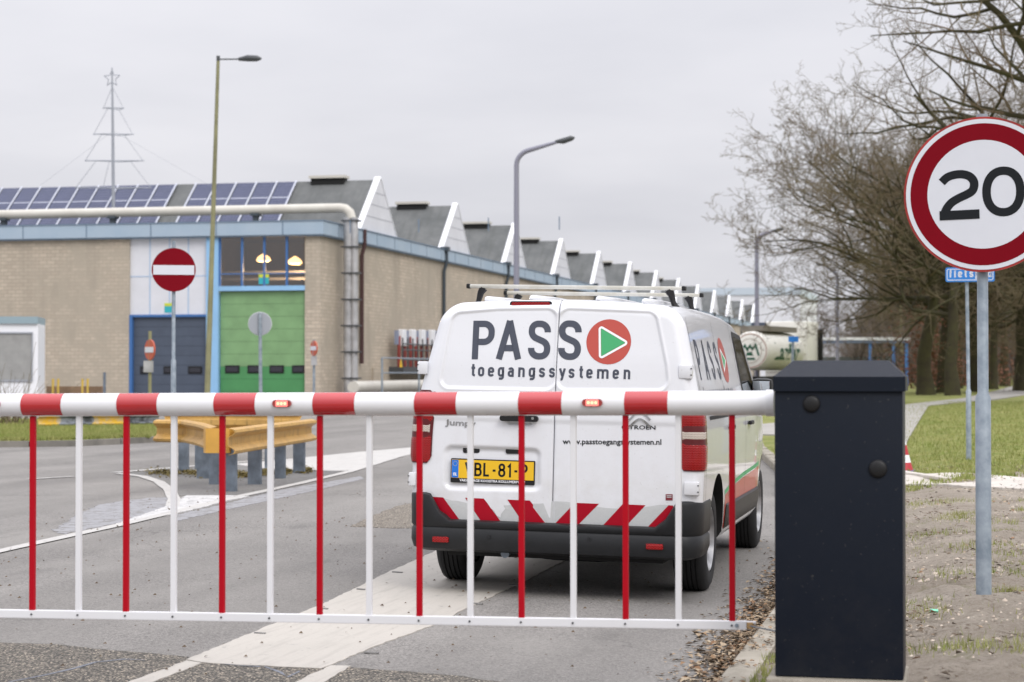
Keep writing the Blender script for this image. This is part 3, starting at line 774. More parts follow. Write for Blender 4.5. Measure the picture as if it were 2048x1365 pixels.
# fascia
zf = MB(); zf.bb((XL, YF - .25, Z_FB), (XS + .22, YF, Z_TOP)); zf.bb((XS, YF, Z_FB), (XS + .22, YF + LEN, Z_TOP)); zf.build('fascia', M['fascia'], fac)
j = MB()
for k in range(12): x = fx(50 + 0, 460) - 0 + (k - 3) * (fx(275, 460) - fx(147, 460)); j.bb((x, YF - .262, Z_FB + .02), (x + .05, YF - .25, Z_TOP))
for k in range(60): y = YF + 2 + k * 3.1; j.bb((XS + .22, y, Z_FB + .02), (XS + .23, y + .05, Z_TOP))
j.bb((XL, YF - .28, Z_TOP), (XS + .26, YF + .0, Z_TOP + .05)); j.bb((XS + .0, YF, Z_TOP), (XS + .26, YF + LEN, Z_TOP + .05))
j.bb((XL, YF - .2, Z_FB - .07), (XS + .18, YF - .002, Z_FB)); j.bb((XS + .002, YF, Z_FB - .07), (XS + .18, YF + LEN, Z_FB))
j.build('fascia_trim', M['fascia_joint'], fac)
b = MB(); b.bb((XL, YF + .4, Z_TOP - .3), (XS - .35, YF + LEN, Z_TOP - .05)); b.build('flat_roof', M['roof'], fac)
b = MB(); b.bb((XL, YF + LEN, ZB), (XS, YF + LEN + .3, Z_FB)); b.bb((XL - .3, YF, ZB), (XL, YF + LEN, Z_FB)); b.build('back_wall', M['brick'], fac)
# gables / roof ridges
pk = onX(762, 358, XS); YP0 = pk.y; ZP = pk.z; BAY = 15.6
f0 = onX(722, 462, XS).y - YP0; f1 = onX(795, 475, XS).y - YP0
for i in range(13):
    yp = YP0 + i * BAY
    b = MB()
    # grey roof prism: front slope, back slope
    xg = XS - .28
    b.add([(xg, yp + f0, Z_TOP), (xg, yp, ZP - .05), (xg, yp + f1, Z_TOP), (XL, yp + f0, Z_TOP), (XL, yp, ZP - .05), (XL, yp + f1, Z_TOP)],
          [(0, 1, 4, 3), (1, 2, 5, 4), (0, 3, 5, 2)])
    rf = b.build('roof', M['roof'], fac)
    b = MB(); b.add([(XS - .02, yp + f0, Z_TOP), (XS - .02, yp, ZP), (XS - .02, yp + f1, Z_TOP)], [(0, 1, 2)])
    gb = b.build('gable', M['white_panel'], fac)
    if i < 7:
        b = MB()
        for q in (.28, .5, .72):
            z = lerp(Z_TOP, ZP, q); b.bb((XS - .019, yp + f0 * (1 - q), z), (XS - .01, yp + f1 * (1 - q), z + .04))
        b.build('panel_joint', mat('gable_joint', (.42, .43, .47), .6) if i == 0 else bpy.data.materials['gable_joint'], gb)
    b = MB()
    w = .30; d = .30   # barge boards, deep so the near one shows its inner face
    for s_, ff in ((-1, f0), (1, f1)):
        e = Vector((0, ff, Z_TOP - ZP)); L = e.length; e.normalize(); nrm = Vector((0, -e.z, e.y)) * (1 if s_ > 0 else -1)
        if nrm.z < 0: nrm = -nrm
        A = Vector((XS - .30, yp, ZP + .03)); B = A + e * (L + .15)
        t = nrm * .10 if s_ < 0 else nrm * .05
        dx = Vector((d, 0, 0))
        q = [A, B, B + t, A + t]
        b.add([*q, *[k + dx for k in q]], [(0, 1, 2, 3), (4, 5, 6, 7), (0, 1, 5, 4), (1, 2, 6, 5), (2, 3, 7, 6), (3, 0, 4, 7)])
    b.build('barge_board', M['white_trim'], fac)
    if i < 8:
        b = MB(); x1, x0 = XS - 1.85, XS - 3.6
        b.bb((x0, yp - .3, ZP - .25), (x1, yp + .3, ZP + .05), 1); b.bb((x0 - .08, yp - .4, ZP + .06), (x1 + .08, yp + .4, ZP + .2), 0)
        b.build('ridge_vent', [M['pipe'], M['dark']], fac)
    if i >= 0:
        yd = yp + f0 - .3
        b = MB(); m = M['brown_pipe'] if i == 0 else M['dark_pipe']
        zend = onX(720, 728, XS).z if i == 0 else ZB
        b.tube([(XS + .28, yd, Z_TOP + .05), (XS + .28, yd, Z_FB - .1), (XS + .14, yd, Z_FB - .6), (XS + .14, yd, zend)], .10, 8)
        if i: b.box((XS + .2, yd, Z_TOP + .05), (.45, .5, .25))
        b.build('downpipe', m, fac, smooth=True)
# solar panels on the nearest slope
slope_n = Vector((0, -(ZP - Z_TOP), -f0)).normalized();
if slope_n.z < 0: slope_n = -slope_n
def slope_pt(x, t, off=0):   # t 0 at the foot, 1 at the ridge
    return Vector((x, YP0 + f0 * (1 - t), lerp(Z_TOP, ZP - .05, t))) + slope_n * off
x_at = lambda px: (EYE + ray(px, 375) * ((YP0) / ray(px, 375).y)).x
cols = [x_at(p) for p in (597, 557, 516.5, 476, 435, 395)]
pitch = (x_at(597) - x_at(395)) / 5
c2 = x_at(358)
shared = None
def panel_mesh(name, x1, t0, t1, w):
    global shared
    key = (round(t0, 3))
    b = MB(); n = 1
    P = [slope_pt(0, t0, .12), slope_pt(w, t0, .12), slope_pt(w, t1, .12), slope_pt(0, t1, .12)]
    Q = [slope_pt(0, t0, .05), slope_pt(w, t0, .05), slope_pt(w, t1, .05), slope_pt(0, t1, .05)]
    b.add(P + Q, [(0, 1, 2, 3), (0, 1, 5, 4), (1, 2, 6, 5), (2, 3, 7, 6), (3, 0, 4, 7)])
    fr = .035
    def rim(a, c, off=.124):
        pass
    o = b.build(name, M['pv'], fac, world=False); o.matrix_parent_inverse = fac.matrix_basis.inverted()
    return o
protos = [panel_mesh('solar_panel', 0, a, c, abs(pitch) - .17) for a, c in ((.04, .335), (.345, .64), (.65, .96))]
slots = [cols[0] - (k + 1) * abs(pitch) + .1 for k in range(5)] + [c2 - (k + 1) * abs(pitch) + .1 for k in range(15)]
for k, x in enumerate(slots):
    for q, p0 in enumerate(protos):
        o = p0 if k == 0 else p0.copy()
        if k: COL.objects.link(o)
        o.location = (x, 0, 0)
b = MB()
for x in slots + [cols[0] + .03, c2 + .03]:
    a, c = slope_pt(x - .14, .02, .13), slope_pt(x - .14, .98, .13); dx = Vector((.09, 0, 0)); b.add([a, a + dx, c + dx, c], [(0, 1, 2, 3)])
for t in (.34, .645):
    for x in slots:
        a = slope_pt(x, t - .007, .125); c = slope_pt(x, t + .007, .125); dx = Vector((abs(pitch) - .17, 0, 0)); b.add([a, a + dx, c + dx, c], [(0, 1, 2, 3)])
b.build('panel_rail', M['pv_frame'], fac)

# white cladding over the slate blue door
yw = YF + .12
b = MB(); b.bb((xa, yw, fz(630)), (fx(413), yw + .2, Z_FB)); cl_ = b.build('cladding', M['white_panel'], fac)
b = MB()
for px in (297.5, 337, 374.5): b.bb((fx(px) - .03, yw - .012, fz(630)), (fx(px) + .03, yw - .002, Z_FB))
b.bb((xa, yw - .014, fz(553)), (fx(413), yw - .003, fz(551))); b.build('cladding_joint', mat('pale_blue_joint', (.40, .52, .68), .6), cl_)
b = MB(); b.bb((xa + .02, YF - .03, ZB), (xa + .16, YF + .3, fz(629)), 0); b.bb((xa + .16, YF + .02, fz(634)), (fx(413), YF + .11, fz(629)), 0); b.build('door_frame', M['deep_blue'], fac)
def sectional_door(x0, x1, zt, m_hi, m_lo, zsplit, wins, wz, name='sectional_door', n=9):
    d = MB(); dz = (zt - ZB) / n
    for k in range(n):
        z0, z1 = ZB + k * dz, ZB + (k + 1) * dz - .010
        d.bb((x0, YF + .16, z0), (x1, YF + .24, z1), 1 if (z0 + z1) / 2 < zsplit else 0)
    d.bb((x0, YF + .2, ZB), (x1, YF + .26, zt), 2)
    o = d.build(name, [m_hi, m_lo, M['dark']], fac)
    for px0, px1 in wins:
        w = MB(); w.bb((fx(px0), YF + .12, wz[0]), (fx(px1), YF + .158, wz[1]), 0, .05); w.bb((fx(px0) + .07, YF + .10, wz[0] + .07), (fx(px1) - .07, YF + .118, wz[1] - .07), 1)
        w.build('window', [M['black'], M['win_dark']], o)
sectional_door(xa + .16, fx(411), fz(634), M['navy_door'], M['navy_door'], -5, [(278, 293), (325, 343), (374, 402)], (fz(748), fz(733)))
sectional_door(xb + .03, xc - .02, fz(584), M['green_door'], M['green_low'], fz(722), [(448, 477), (493, 521), (537, 566), (582, 608)], (fz(747), fz(731)))
b = MB(); b.bb((fx(413), YF - .06, ZB), (xb, YF + .3, Z_FB)); b.build('door_pillar', M['sky_blue'], fac)
b = MB(); b.bb((xb, YF - .04, fz(583)), (xc, YF + .2, fz(573.5))); b.build('lintel', M['sky_blue'], fac)
# window band over the green door
wz0, wz1 = fz(573), Z_FB
wf = MB(); bars = [439, 483.5, 528, 573]
for px in bars: wf.bb((fx(px) - .05, YF - .0, wz0), (fx(px) + .05, YF + .1, wz1))
wf.bb((xb, YF + .004, fz(550)), (xc, YF + .09, fz(548)))
wfo = wf.build('window_frame', M['deep_blue'], fac)
edges = [xb, fx(483.5), fx(528), fx(573), xc]
for a, c in zip(edges, edges[1:]):
    for z0, z1 in ((wz0, fz(550)), (fz(548), wz1)):
        b = MB(); b.add([(a + .05, YF + .05, z0), (c - .05, YF + .05, z0), (c - .05, YF + .05, z1), (a + .05, YF + .05, z1)], [(0, 1, 2, 3)]); b.build('pane', M['pane'], wfo)
rm = MB(); x0, x1 = xb - 2, xc - .02
rm.add([(x0, YF + 9, 4), (x1, YF + 9, 4), (x1, YF + 9, Z_FB + .3), (x0, YF + 9, Z_FB + .3)], [(0, 1, 2, 3)])
rm.add([(x0, YF + .3, Z_FB + .3), (x1, YF + .3, Z_FB + .3), (x1, YF + 9, Z_FB + .3), (x0, YF + 9, Z_FB + .3)], [(0, 1, 2, 3)])
rm.add([(x0, YF + .3, 4), (x1, YF + .3, 4), (x1, YF + 9, 4), (x0, YF + 9, 4)], [(0, 1, 2, 3)])
rm.add([(x1, YF + .3, 4), (x1, YF + 9, 4), (x1, YF + 9, Z_FB + .3), (x1, YF + .3, Z_FB + .3)], [(0, 1, 2, 3)]); rm.add([(x0, YF + .3, 4), (x0, YF + 9, 4), (x0, YF + 9, Z_FB + .3), (x0, YF + .3, Z_FB + .3)], [(0, 1, 2, 3)])
rm.build('interior', M['room'], fac)
b = MB()
for z in (fz(542), fz(556)): b.bb((x0, YF + 3, z), (x1, YF + 3.15, z + .12))
b.build('interior_beam', M['lamp_beam'], fac)
for px, py, ry, s in ((527, 519, 1.5, .34), (590, 524, 2.2, .34)):
    p = EYE + ray(px, py) * ((YF + ry) / ray(px, py).y)
    b = MB(); b.tube([p + Vector((0, 0, .25)), p + Vector((0, 0, .1)), p - Vector((0, 0, .05)), p - Vector((0, 0, .12))], [.05, s * .8, s, s * .7], 14)
    b.build('hall_lamp', M['lamp_on'], fac, smooth=True)
    ld = bpy.data.lights.new('hall_light', 'POINT'); ld.energy = 260; ld.color = (1, .66, .33); ld.shadow_soft_size = .25
    lo = bpy.data.objects.new('hall_light', ld); COL.objects.link(lo); lo.location = p - Vector((0, -.2, .5))
# number stickers
def sticker(px0, px1, py0, py1, py2, y):
    b = MB(); a, c = fx(px0), fx(px1)
    b.bb((a, y - .02, fz(py1)), (c, y, fz(py0)), 0); b.bb((a, y - .02, fz(py2)), (c, y, fz(py1) - .005), 1)
    o = b.build('door_sticker', [M['lime'], M['teal']], fac)
    t = MB(); v, f = bfont_mesh('30A' if px0 < 400 else '20A', .42, .01) if False else ([], [])
    return o
sticker(327, 343.5, 606, 612, 625, yw); sticker(517, 537, 548, 557, 570, YF + .03)
# tall insulated pipe: along the roof, down the corner
pp = MB(); yP = YF + 2.3
hz = onY(640, 417.5, yP).z; xv = XS + .75; yv = YF + 2.3
pp.tube([(XL, yP, hz), (xv - .55, yP, hz), (xv - .3, yP, hz - .04), (xv - .08, yP, hz - .22), (xv, yP, hz - .5)], .225, 14)
zbend = hz - .5
roofpipe = empty('insulated_pipe', (xv, yv, 0), 'fat cream insulated pipe crossing the roof edge and dropping down the hall corner', 'pipe')
pp.build('roof_run', M['pipe'], roofpipe, smooth=True)
for dx_, r_, dy_ in ((-.14, .23, 0), (.17, .17, -.05)):
    b = MB(); b.tube([(xv + dx_, yv + dy_, zbend + .05), (xv + dx_, yv + dy_, 0)], r_, 14); b.build('drop_run', M['pipe_grey'], roofpipe, smooth=True)
for k in range(7):
    z = zbend - .1 - k * (zbend / 7)
    b = MB(); b.box((xv, yv, z), (.86, .55, .07), bev=.02); b.build('clamp', M['lamp_head'], roofpipe)
for px in (8, 226, 512):
    x = onY(px, 440, yP).x; b = MB(); b.box((x, yP, (Z_TOP + hz) / 2 - .12), (.22, .3, hz - Z_TOP - .1)); b.box((x, yP, hz - .24), (.4, .5, .12)); b.build('pipe_support', M['dark_pipe'], roofpipe)
# low pipe, railing and meter rack against the side wall
b = MB(); a = onX(706, 775, XS + 1.2); c = onX(900, 767, XS + 1.2); b.tube([a, c + Vector((0, 30, 0))], .28, 12)
tag(b.build('ground_pipe', M['pipe'], smooth=True), 'pale pipe lying low along the foot of the factory side wall', 'pipe')
rr_ = empty('railing', onX(764, 790, XS + 2.2), 'thin grey pipe railing in front of the meter rack', 'railing'); 
for px in (764, 838): 
    p = onX(px, 716, XS + 2.2); b = MB(); b.tube([p, (p.x, p.y, ZB)], .05, 8); b.build('post', M['galv'], rr_, smooth=True)
p0, p1 = onX(764, 716, XS + 2.2), onX(880, 716, XS + 2.2); b = MB()
for z in (p0.z, p0.z - .7): b.tube([(p0.x, p0.y, z), (p1.x, p1.y, z)], .035, 6)
b.build('rail', M['galv'], rr_, smooth=True)
rack = empty('meter_rack', onX(792, 750, XS + .5), 'dark steel rack of white cabinets and red pipework on the brick side wall', 'meter rack')
b = MB(); 
za, zb_ = onX(795, 748, XS + .5).z, onX(795, 700, XS + .5).z
y0_, y1_ = onX(792, 700, XS + .5).y, onX(870, 700, XS + .5).y
b.bb((XS + .12, y0_, za), (XS + .9, y1_, za + .35)); 
for k in range(9): y = lerp(y0_, y1_, k / 8); b.tube([(XS + .85, y, za), (XS + .85, y, zb_ + .6)], .04, 6)
for z in (zb_, zb_ + .3, zb_ - .5): b.tube([(XS + .85, y0_, z), (XS + .85, y1_, z)], .04, 6)
b.build('frame', M['lamp_head'], rack)
b = MB()
for k in range(7): y = lerp(y0_, y1_, (k + .5) / 7); b.tube([(XS + .5, y, za + .3), (XS + .5, y, zb_ + .7)], .09, 6)
b.build('pipework', mat('rusty_red_pipe', (.32, .06, .05), .5), rack)
for k in range(5):
    q = onX(805 + k * 19.5, 676, XS + .5); b = MB(); b.box((XS + .5, q.y, q.z), (.26, .75, .85), bev=.05); b.build('cabinet', M['white_trim'], rack)
    b = MB(); b.box((XS + .45, q.y - .9, q.z), (.14, .4, .72)); b.build('cabinet_side', mat('blue_grey_sheet', (.25, .28, .38), .5) if k == 0 else bpy.data.materials['blue_grey_sheet'], rack)
b = MB(); p = onX(802, 727, XS + 1.0); b.add([p + Vector((0, -.28, -.2)), p + Vector((0, .28, -.2)), p + Vector((0, 0, .3))], [(0, 1, 2)]); b.build('warning_triangle', mat('warning_yellow', (.8, .5, .02), .5), rack)

# wire christmas tree mast on the roof
mast = empty('roof_mast', onY(226, 415, YF + 6), 'bare wire christmas tree frame with a star on a roof mast', 'mast')
ym = YF + 6
def mp(px, py, dy=0): return onY(px, py, ym) + Vector((0, dy, 0))
b = MB(); b.tube([mp(227, 425), mp(226, 300), mp(225, 200), mp(224, 136)], [.085, .075, .055, .035], 6); b.build('pole', M['sign_back'], mast)
b = MB()
for (y, a, c) in ((217, 206, 248), (269, 187, 268), (322, 170, 288), (376, 152, 302)):
    b.tube([mp(a, y), mp(225, y + 3, -.8), mp(c, y)], .028, 5); b.tube([mp(a, y - 1), mp(225, y - 1, .8), mp(c, y)], .02, 5)
b.build('hoop', M['sign_back'], mast)
b = MB()
for (x0, y0, x1, y1) in ((223, 178, 207, 216), (227, 178, 247, 217), (215, 218, 188, 268), (238, 220, 266, 270), (203, 270, 171, 321), (250, 272, 286, 322), (192, 322, 150, 378), (262, 324, 302, 376), (218, 325, 206, 376)):
    b.tube([mp(x0, y0), mp(x1, y1)], .014, 4)
b.build('wire', M['sign_back'], mast)
b = MB(); st = []
for k in range(10):
    a = math.pi / 2 + k * math.pi / 5; q = mp(224, 157) + Vector((math.cos(a), 0, math.sin(a))) * (.44 if k % 2 == 0 else .19); st.append(q)
for k in range(10): b.tube([st[k], st[(k + 1) % 10]], .022, 4)
b.build('star', M['sign_back'], mast)
for e in ((152, 4), (302, 4)): pass
b = MB(); b.tube([mp(226, 262), mp(420, 372)], .005, 4); b.tube([mp(226, 262), mp(80, 372)], .005, 4); b.build('guy_wire', M['sign_back'], mast)

# far hall beyond the factory
b = MB(); Yh = 330; a = onY(1395, 577, Yh); c = onY(1600, 577, Yh)
fh = empty('distant_hall', (a.x, Yh, 0), 'pale flat roofed hall far off behind the tanker', 'building')
b.bb((a.x, Yh, -.2), (c.x, Yh + 40, a.z - 1.2)); b.build('wall', M['white_panel'], fh)
b = MB(); b.bb((a.x - .2, Yh - .2, a.z - 1.2), (c.x + .2, Yh + 40, a.z)); b.build('roof_edge', mat('pale_blue_edge', (.50, .57, .64), .5), fh)

# white site cabin on the far left
Yc = 62.; cab = empty('site_cabin', onY(76, 800, Yc), 'white site cabin with a large shuttered window at the far left', 'cabin'); cab.location.z = 0
def cx_(px): return onY(px, 700, Yc).x
def cz_(py): return onY(40, py, Yc).z
b = MB(); b.bb((cx_(-120), Yc, -.05), (cx_(76), Yc + 2.6, cz_(648))); b.build('wall', M['white_trim'], cab)
b = MB(); b.bb((cx_(-122), Yc - .1, cz_(648)), (cx_(76) - .0, Yc + 2.7, cz_(634))); b.build('roof_edge', mat('grey_blue_roof_edge', (.27, .36, .40), .5), cab)
b = MB(); b.bb((cx_(-40), Yc - .03, cz_(760)), (cx_(65), Yc - .004, cz_(668))); wo_ = b.build('window', mat('grey_shutter', (.34, .34, .33), .5, noise_amt=.2, noise_scale=3), cab)
b = MB(); b.bb((cx_(-42), Yc - .07, cz_(763)), (cx_(67), Yc - .031, cz_(760))); b.bb((cx_(65), Yc - .07, cz_(760)), (cx_(67), Yc - .03, cz_(667))); b.bb((cx_(-42), Yc - .07, cz_(668)), (cx_(67), Yc - .031, cz_(665))); b.build('frame', M['sign_back'], wo_)
cab.rotation_euler.z = R(21)
# rust coloured stacking frame
sr = empty('stacking_frame', onY(148, 800, 66), 'rusty orange steel stacking frame with yellow posts by the wall', 'frame'); sr.location.z = 0
b = MB(); a, c = onY(93, 773, 66), onY(201, 773, 66); b.bb((a.x, 66, a.z - .6), (c.x, 66.25, a.z)); b.build('crate', mat('rusty_steel', (.30, .19, .11), .7, noise_amt=.6, noise_scale=2), sr)
b = MB()
for px in (106, 116.5, 165, 175.5):
    p = onY(px, 758, 66); b = MB(); b.tube([(p.x, 66, 0), (p.x, 66, p.z)], .045, 6); b.build('post', mat('yellow_post', (.6, .42, .08), .6) if px == 106 else bpy.data.materials['yellow_post'], sr)
ba = MB(); p = onY(209, 745, 64); ba.tube([(p.x, 64, 0), (p.x, 64, p.z)], .05, 6); tag(ba.build('bollard_post', M['galv_dull']), 'thin grey post standing by the brick wall', 'post')
# ================================================================== STREET FURNITURE
def lamp_post(base, h, r0, r1, arm, m, label, head_len=.7, curved=True, dirx=1, lean=0, rise=.3):
    root = empty('street_lamp', base, label, 'street lamp')
    b = MB(); x, y, z = base
    b.tube([(x, y, z - .1), (x + lean * .1, y, z + h * .1), (x + lean, y, z + h - (1.2 if curved else 0))], [r0, r0, r1], 10); b.build('pole', m, root, smooth=True)
    b = MB(); tx = x + lean
    if curved:
        P = [(tx, y, z + h - 1.25)]; hb_ = z + h - .5
        for k in range(7):
            t = k / 6 * math.pi / 2.45; P.append((tx + dirx * .55 * (1 - math.cos(t)), y, hb_ + .5 * math.sin(t)))
        P.append((tx + dirx * arm, y, z + h + rise - .12))
        b.tube(P, [r1] * 8 + [r1 * .6], 8)
        e = Vector(P[-1])
    else:
        b.tube([(tx, y, z + h - .05), (tx, y, z + h + .1)], r1 * 1.15, 8); b.tube([(tx, y, z + h), (tx + dirx * arm, y, z + h - .02)], r1 * .45, 8); e = Vector((tx + dirx * arm, y, z + h - .02))
    b.build('arm', M['lamp_head'] if not curved else m, root, smooth=True)
    b = MB(); s = dirx; b.tube([e + Vector((-s * .1, 0, .0)), e + Vector((s * head_len * .3, 0, .02)), e + Vector((s * head_len * .8, 0, .0 if not curved else .1)), e + Vector((s * head_len, 0, -.01 if not curved else .12))], [.05, .1, .09, .03], 8)
    o = b.build('lamp_head', M['lamp_head'], root, smooth=True)
    return root
p = atD(413, 838, 59); p.z = 0; tp = atD(434, 118, 59)
lamp_post(p, tp.z, .088, .050, .75, M['olive_pole'], 'tall olive green street lamp standing before the white cladding', .62, False, 1, tp.x - p.x)
def lamp_at(px, top_py, tip_px, tip_py, D, label, m='grey_pole', r=.085):
    p = atD(px, 700, D); z = atD(px, top_py, D).z; t = atD(tip_px, tip_py, D); arm = abs(t.x - p.x)
    p.z = 0; return lamp_post(p, z, r * 1.25, r, max(.9, arm - .5), M[m], label, .55, True, 1 if tip_px > px else -1, 0, t.z - z + .1)
lamp_at(1033, 300, 1150, 284, 65, 'curved grey street lamp rising behind the van roof')
lamp_at(1514, 468, 1542, 462, 107, 'grey street lamp behind the van with twigs across it', r=.11)
lamp_at(1675, 540, 1660, 530, 135, 'slim grey street lamp behind the barrier cabinet', r=.10)
lamp_at(1760, 594, 1772, 588, 187, 'distant green grey street lamp with hooked top', 'olive_pole', r=.12)
p = atD(1803, 770, 160); p.z = .1; lamp_post(p, 9, .13, .11, .9, M['olive_pole'], 'pale thin street lamp nearest the leaning trunk', .5)

def round_sign(D, px, py, r_px, base_z, label, post_m, face='no_entry', tilt=0, top_py=None, sleeve=None, pr=.024, faces=0.):
    c = atD(px, py, D); r = r_px * D / F
    root = empty('road_sign', (c.x, c.y, base_z), label, 'road sign')
    fw = (EYE - c); fw.z = 0; fw.normalize(); rt = Vector((-fw.y, fw.x, 0))     # facing camera, right
    a = faces; fw = Matrix.Rotation(a, 3, 'Z') @ fw; rt = Matrix.Rotation(a, 3, 'Z') @ rt; up = Vector((0, 0, 1))
    def pt(u, v, w=0): return c + rt * u + up * v + fw * w
    return root, c, r, pt, rt, fw
def disc_pts(r, n=48): return [(r * math.cos(2 * math.pi * k / n), r * math.sin(2 * math.pi * k / n)) for k in range(n)]
def post(root, c, fw, z0, ztop, r, sleeve_z=None, m=None, n=14):
    q = c - fw * (r + .035); b = MB()
    if sleeve_z: b.tube([(q.x, q.y, z0 - .1), (q.x, q.y, sleeve_z), (q.x, q.y, sleeve_z + .03), (q.x, q.y, ztop)], [r * 1.42, r * 1.42, r, r], n)
    else: b.tube([(q.x, q.y, z0 - .1), (q.x, q.y, ztop)], r, n)
    return b.build('post', m or M['galv'], root, smooth=True)
# --- 20 km/h sign
D = 10.85; bz = onG(1962, 1195).z
root, c, r, pt, rt, fw = round_sign(D, 1966, 389, 155.5, bz, 'large round speed limit sign reading 20 on a galvanised post', None)
post(root, c + (atD(1966, 700, D) - atD(1967.5, 700, D)), fw, bz, atD(1966, 226, D).z, .030, atD(1966, 797, D).z, n=24)
tl = R(3)   # slightly twisted
def pr_(u, v, w=0): return pt(u * math.cos(tl) - v * math.sin(tl), u * math.sin(tl) + v * math.cos(tl), w)
b = MB(); b.prism(disc_pts(r, 72), .03, lambda u, v, w: pr_(u, v, w - .03)); b.build('sign_plate', M['sign_rim'], root)
def ring(name, r0, r1, w, m, n=72, par=None):
    b = MB(); A = disc_pts(r0, n); B = disc_pts(r1, n)
    b.add([pr_(*k, w) for k in A] + [pr_(*k, w) for k in B], [(i, (i + 1) % n, n + (i + 1) % n, n + i) for i in range(n)]); return b.build(name, m, par or root, fix=False)
ring('white_border', r * .972, r * .915, .002, M['sign_white']); ring('red_ring', r * .915, r * .70, .003, M['sign_red'])
b = MB(); b.add([pr_(*k, .0035) for k in disc_pts(r * .70, 64)], [tuple(range(64))]); b.build('white_field', M['sign_white'], root)
# digits traced in plate units (zoomed photo px / radius)
def cr_spline(P, n=8, closed=False):
    out = []; m = len(P)
    rngi = range(m) if closed else range(m - 1)
    for i in rngi:
        g = (lambda k: P[k % m]) if closed else (lambda k: P[max(0, min(m - 1, k))])
        p0, p1, p2, p3 = (Vector(g(i + k)) for k in (-1, 0, 1, 2))
        for j in range(n):
            t = j / n; out.append(.5 * ((2 * p1) + (p2 - p0) * t + (2 * p0 - 5 * p1 + 4 * p2 - p3) * t * t + (3 * p1 - p0 - 3 * p2 + p3) * t ** 3))
    if not closed: out.append(Vector(P[-1]))
    return out
zc = Vector((526, 613)); zr = 502.
def zp(x, y):
    v = Vector((x - zc.x, -(y - zc.y))) / zr * r; ca, sa = math.cos(-tl), math.sin(-tl); return Vector((v.x * ca - v.y * sa, v.x * sa + v.y * ca))
b = MB(); th = 54 / zr * r
S = cr_spline([zp(*k) for k in ((266, 531), (300, 500), (345, 484), (395, 481), (440, 495), (467, 526), (470, 560), (458, 590), (425, 612), (375, 635), (330, 662), (300, 697), (285, 730), (281, 752))], 6)
ribbon(b, S, th, lambda u, v: pr_(u, v, .0045)); ribbon(b, [zp(252, 748), zp(504, 740)], 60 / zr * r, lambda u, v: pr_(u, v, .0060))
Z0 = []
for k in range(40):
    a = 2 * math.pi * k / 40; Z0.append(zp(654 + 106 * math.copysign(abs(math.cos(a)) ** .92, math.cos(a)), 598 - 134 * math.copysign(abs(math.sin(a)) ** .92, math.sin(a))))
ribbon(b, Z0, th, lambda u, v: pr_(u, v, .0045), True); b.build('numerals', M['sign_black'], root)
# --- no entry sign
D = 26.8
root, c, r, pt, rt, fw = round_sign(D, 347.5, 540, 43.5, 0, 'red no entry sign with white bar on galvanised post', None)
post(root, c, fw, 0, atD(347, 482, D).z, .026, atD(349, 722, D).z)
b = MB(); b.prism(disc_pts(r, 56), .03, lambda u, v, w: pt(u, v, w - .03)); b.build('sign_plate', M['sign_red'], root)
b = MB(); b.prism([(-r * .93, -r * .23), (r * .93, -r * .23), (r * .93, r * .21), (-r * .93, r * .21)], .003, lambda u, v, w: pt(u, v, w + .001)); b.build('white_bar', M['sign_white'], root)
# --- two small oblique no entry signs with plates
for (px, py, hw, hh, D, pm, pl, lb) in ((300, 700, 9.5, 20.5, 52, 'olive_pole', (287, 307, 722, 745), 'small faded no entry sign with plate on an olive post'), (628, 697, 6.5, 15, 68, 'galv', (622, 634, 713, 731), 'small faded no entry sign with plate beside the green door')):
    c = atD(px, py, D); r = hh * D / F
    root = empty('road_sign', (c.x, c.y, 0), lb, 'road sign')
    ang = math.acos(hw / hh); f0_ = (EYE - c); f0_.z = 0; f0_.normalize(); fw = Matrix.Rotation(-ang, 3, 'Z') @ f0_; rt = Vector((-fw.y, fw.x, 0))
    def pt(u, v, w=0): return c + rt * u + Vector((0, 0, v)) + fw * w
    post(root, c, f0_ * .6, 0, atD(px, py - hh - 17 if px < 400 else py - hh - 2, D).z, .045, m=M[pm])
    b = MB(); b.prism(disc_pts(r, 32), .04, lambda u, v, w: pt(u, v, w - .02)); b.build('sign_plate', M['orange_red'], root)
    b = MB(); b.prism([(-r * .85, -r * .27), (r * .85, -r * .27), (r * .85, r * .27), (-r * .85, r * .27)], .01, lambda u, v, w: pt(u, v, w + .022)); b.build('white_bar', M['sign_white'], root)
    a, e = atD(pl[0], pl[2], D), atD(pl[1], pl[3], D); b = MB(); b.box((a + e) / 2 + f0_ * .05, (abs(e.x - a.x), .03, abs(a.z - e.z)), Matrix.Rotation(YAW, 3, 'Z')); b.build('text_plate', M['pipe_grey'], root)
# --- back of a round sign before the green door
D = 50; c = atD(520, 648, D); r = 23 * D / F
root = empty('road_sign', (c.x, c.y, 0), 'grey back of a round sign in front of the green door', 'road sign')
fw = (EYE - c).normalized(); rt = Vector((-fw.y, fw.x, 0)).normalized()
b = MB(); b.prism(disc_pts(r, 40), .03, lambda u, v, w: c + rt * u + Vector((0, 0, v)) + fw * w); b.build('sign_plate', M['sign_back'], root)
b = MB(); b.prism(disc_pts(r * 1.03, 40), .015, lambda u, v, w: c + rt * u + Vector((0, 0, v)) + fw * (w - .02)); b.build('sign_rim', M['white_trim'], root)
q = c + fw * .07; b = MB(); b.tube([(q.x + .03, q.y, 0), (q.x, q.y, q.z + r * .9)], [.05, .045], 8); b.build('post', M['galv'], root, smooth=True)
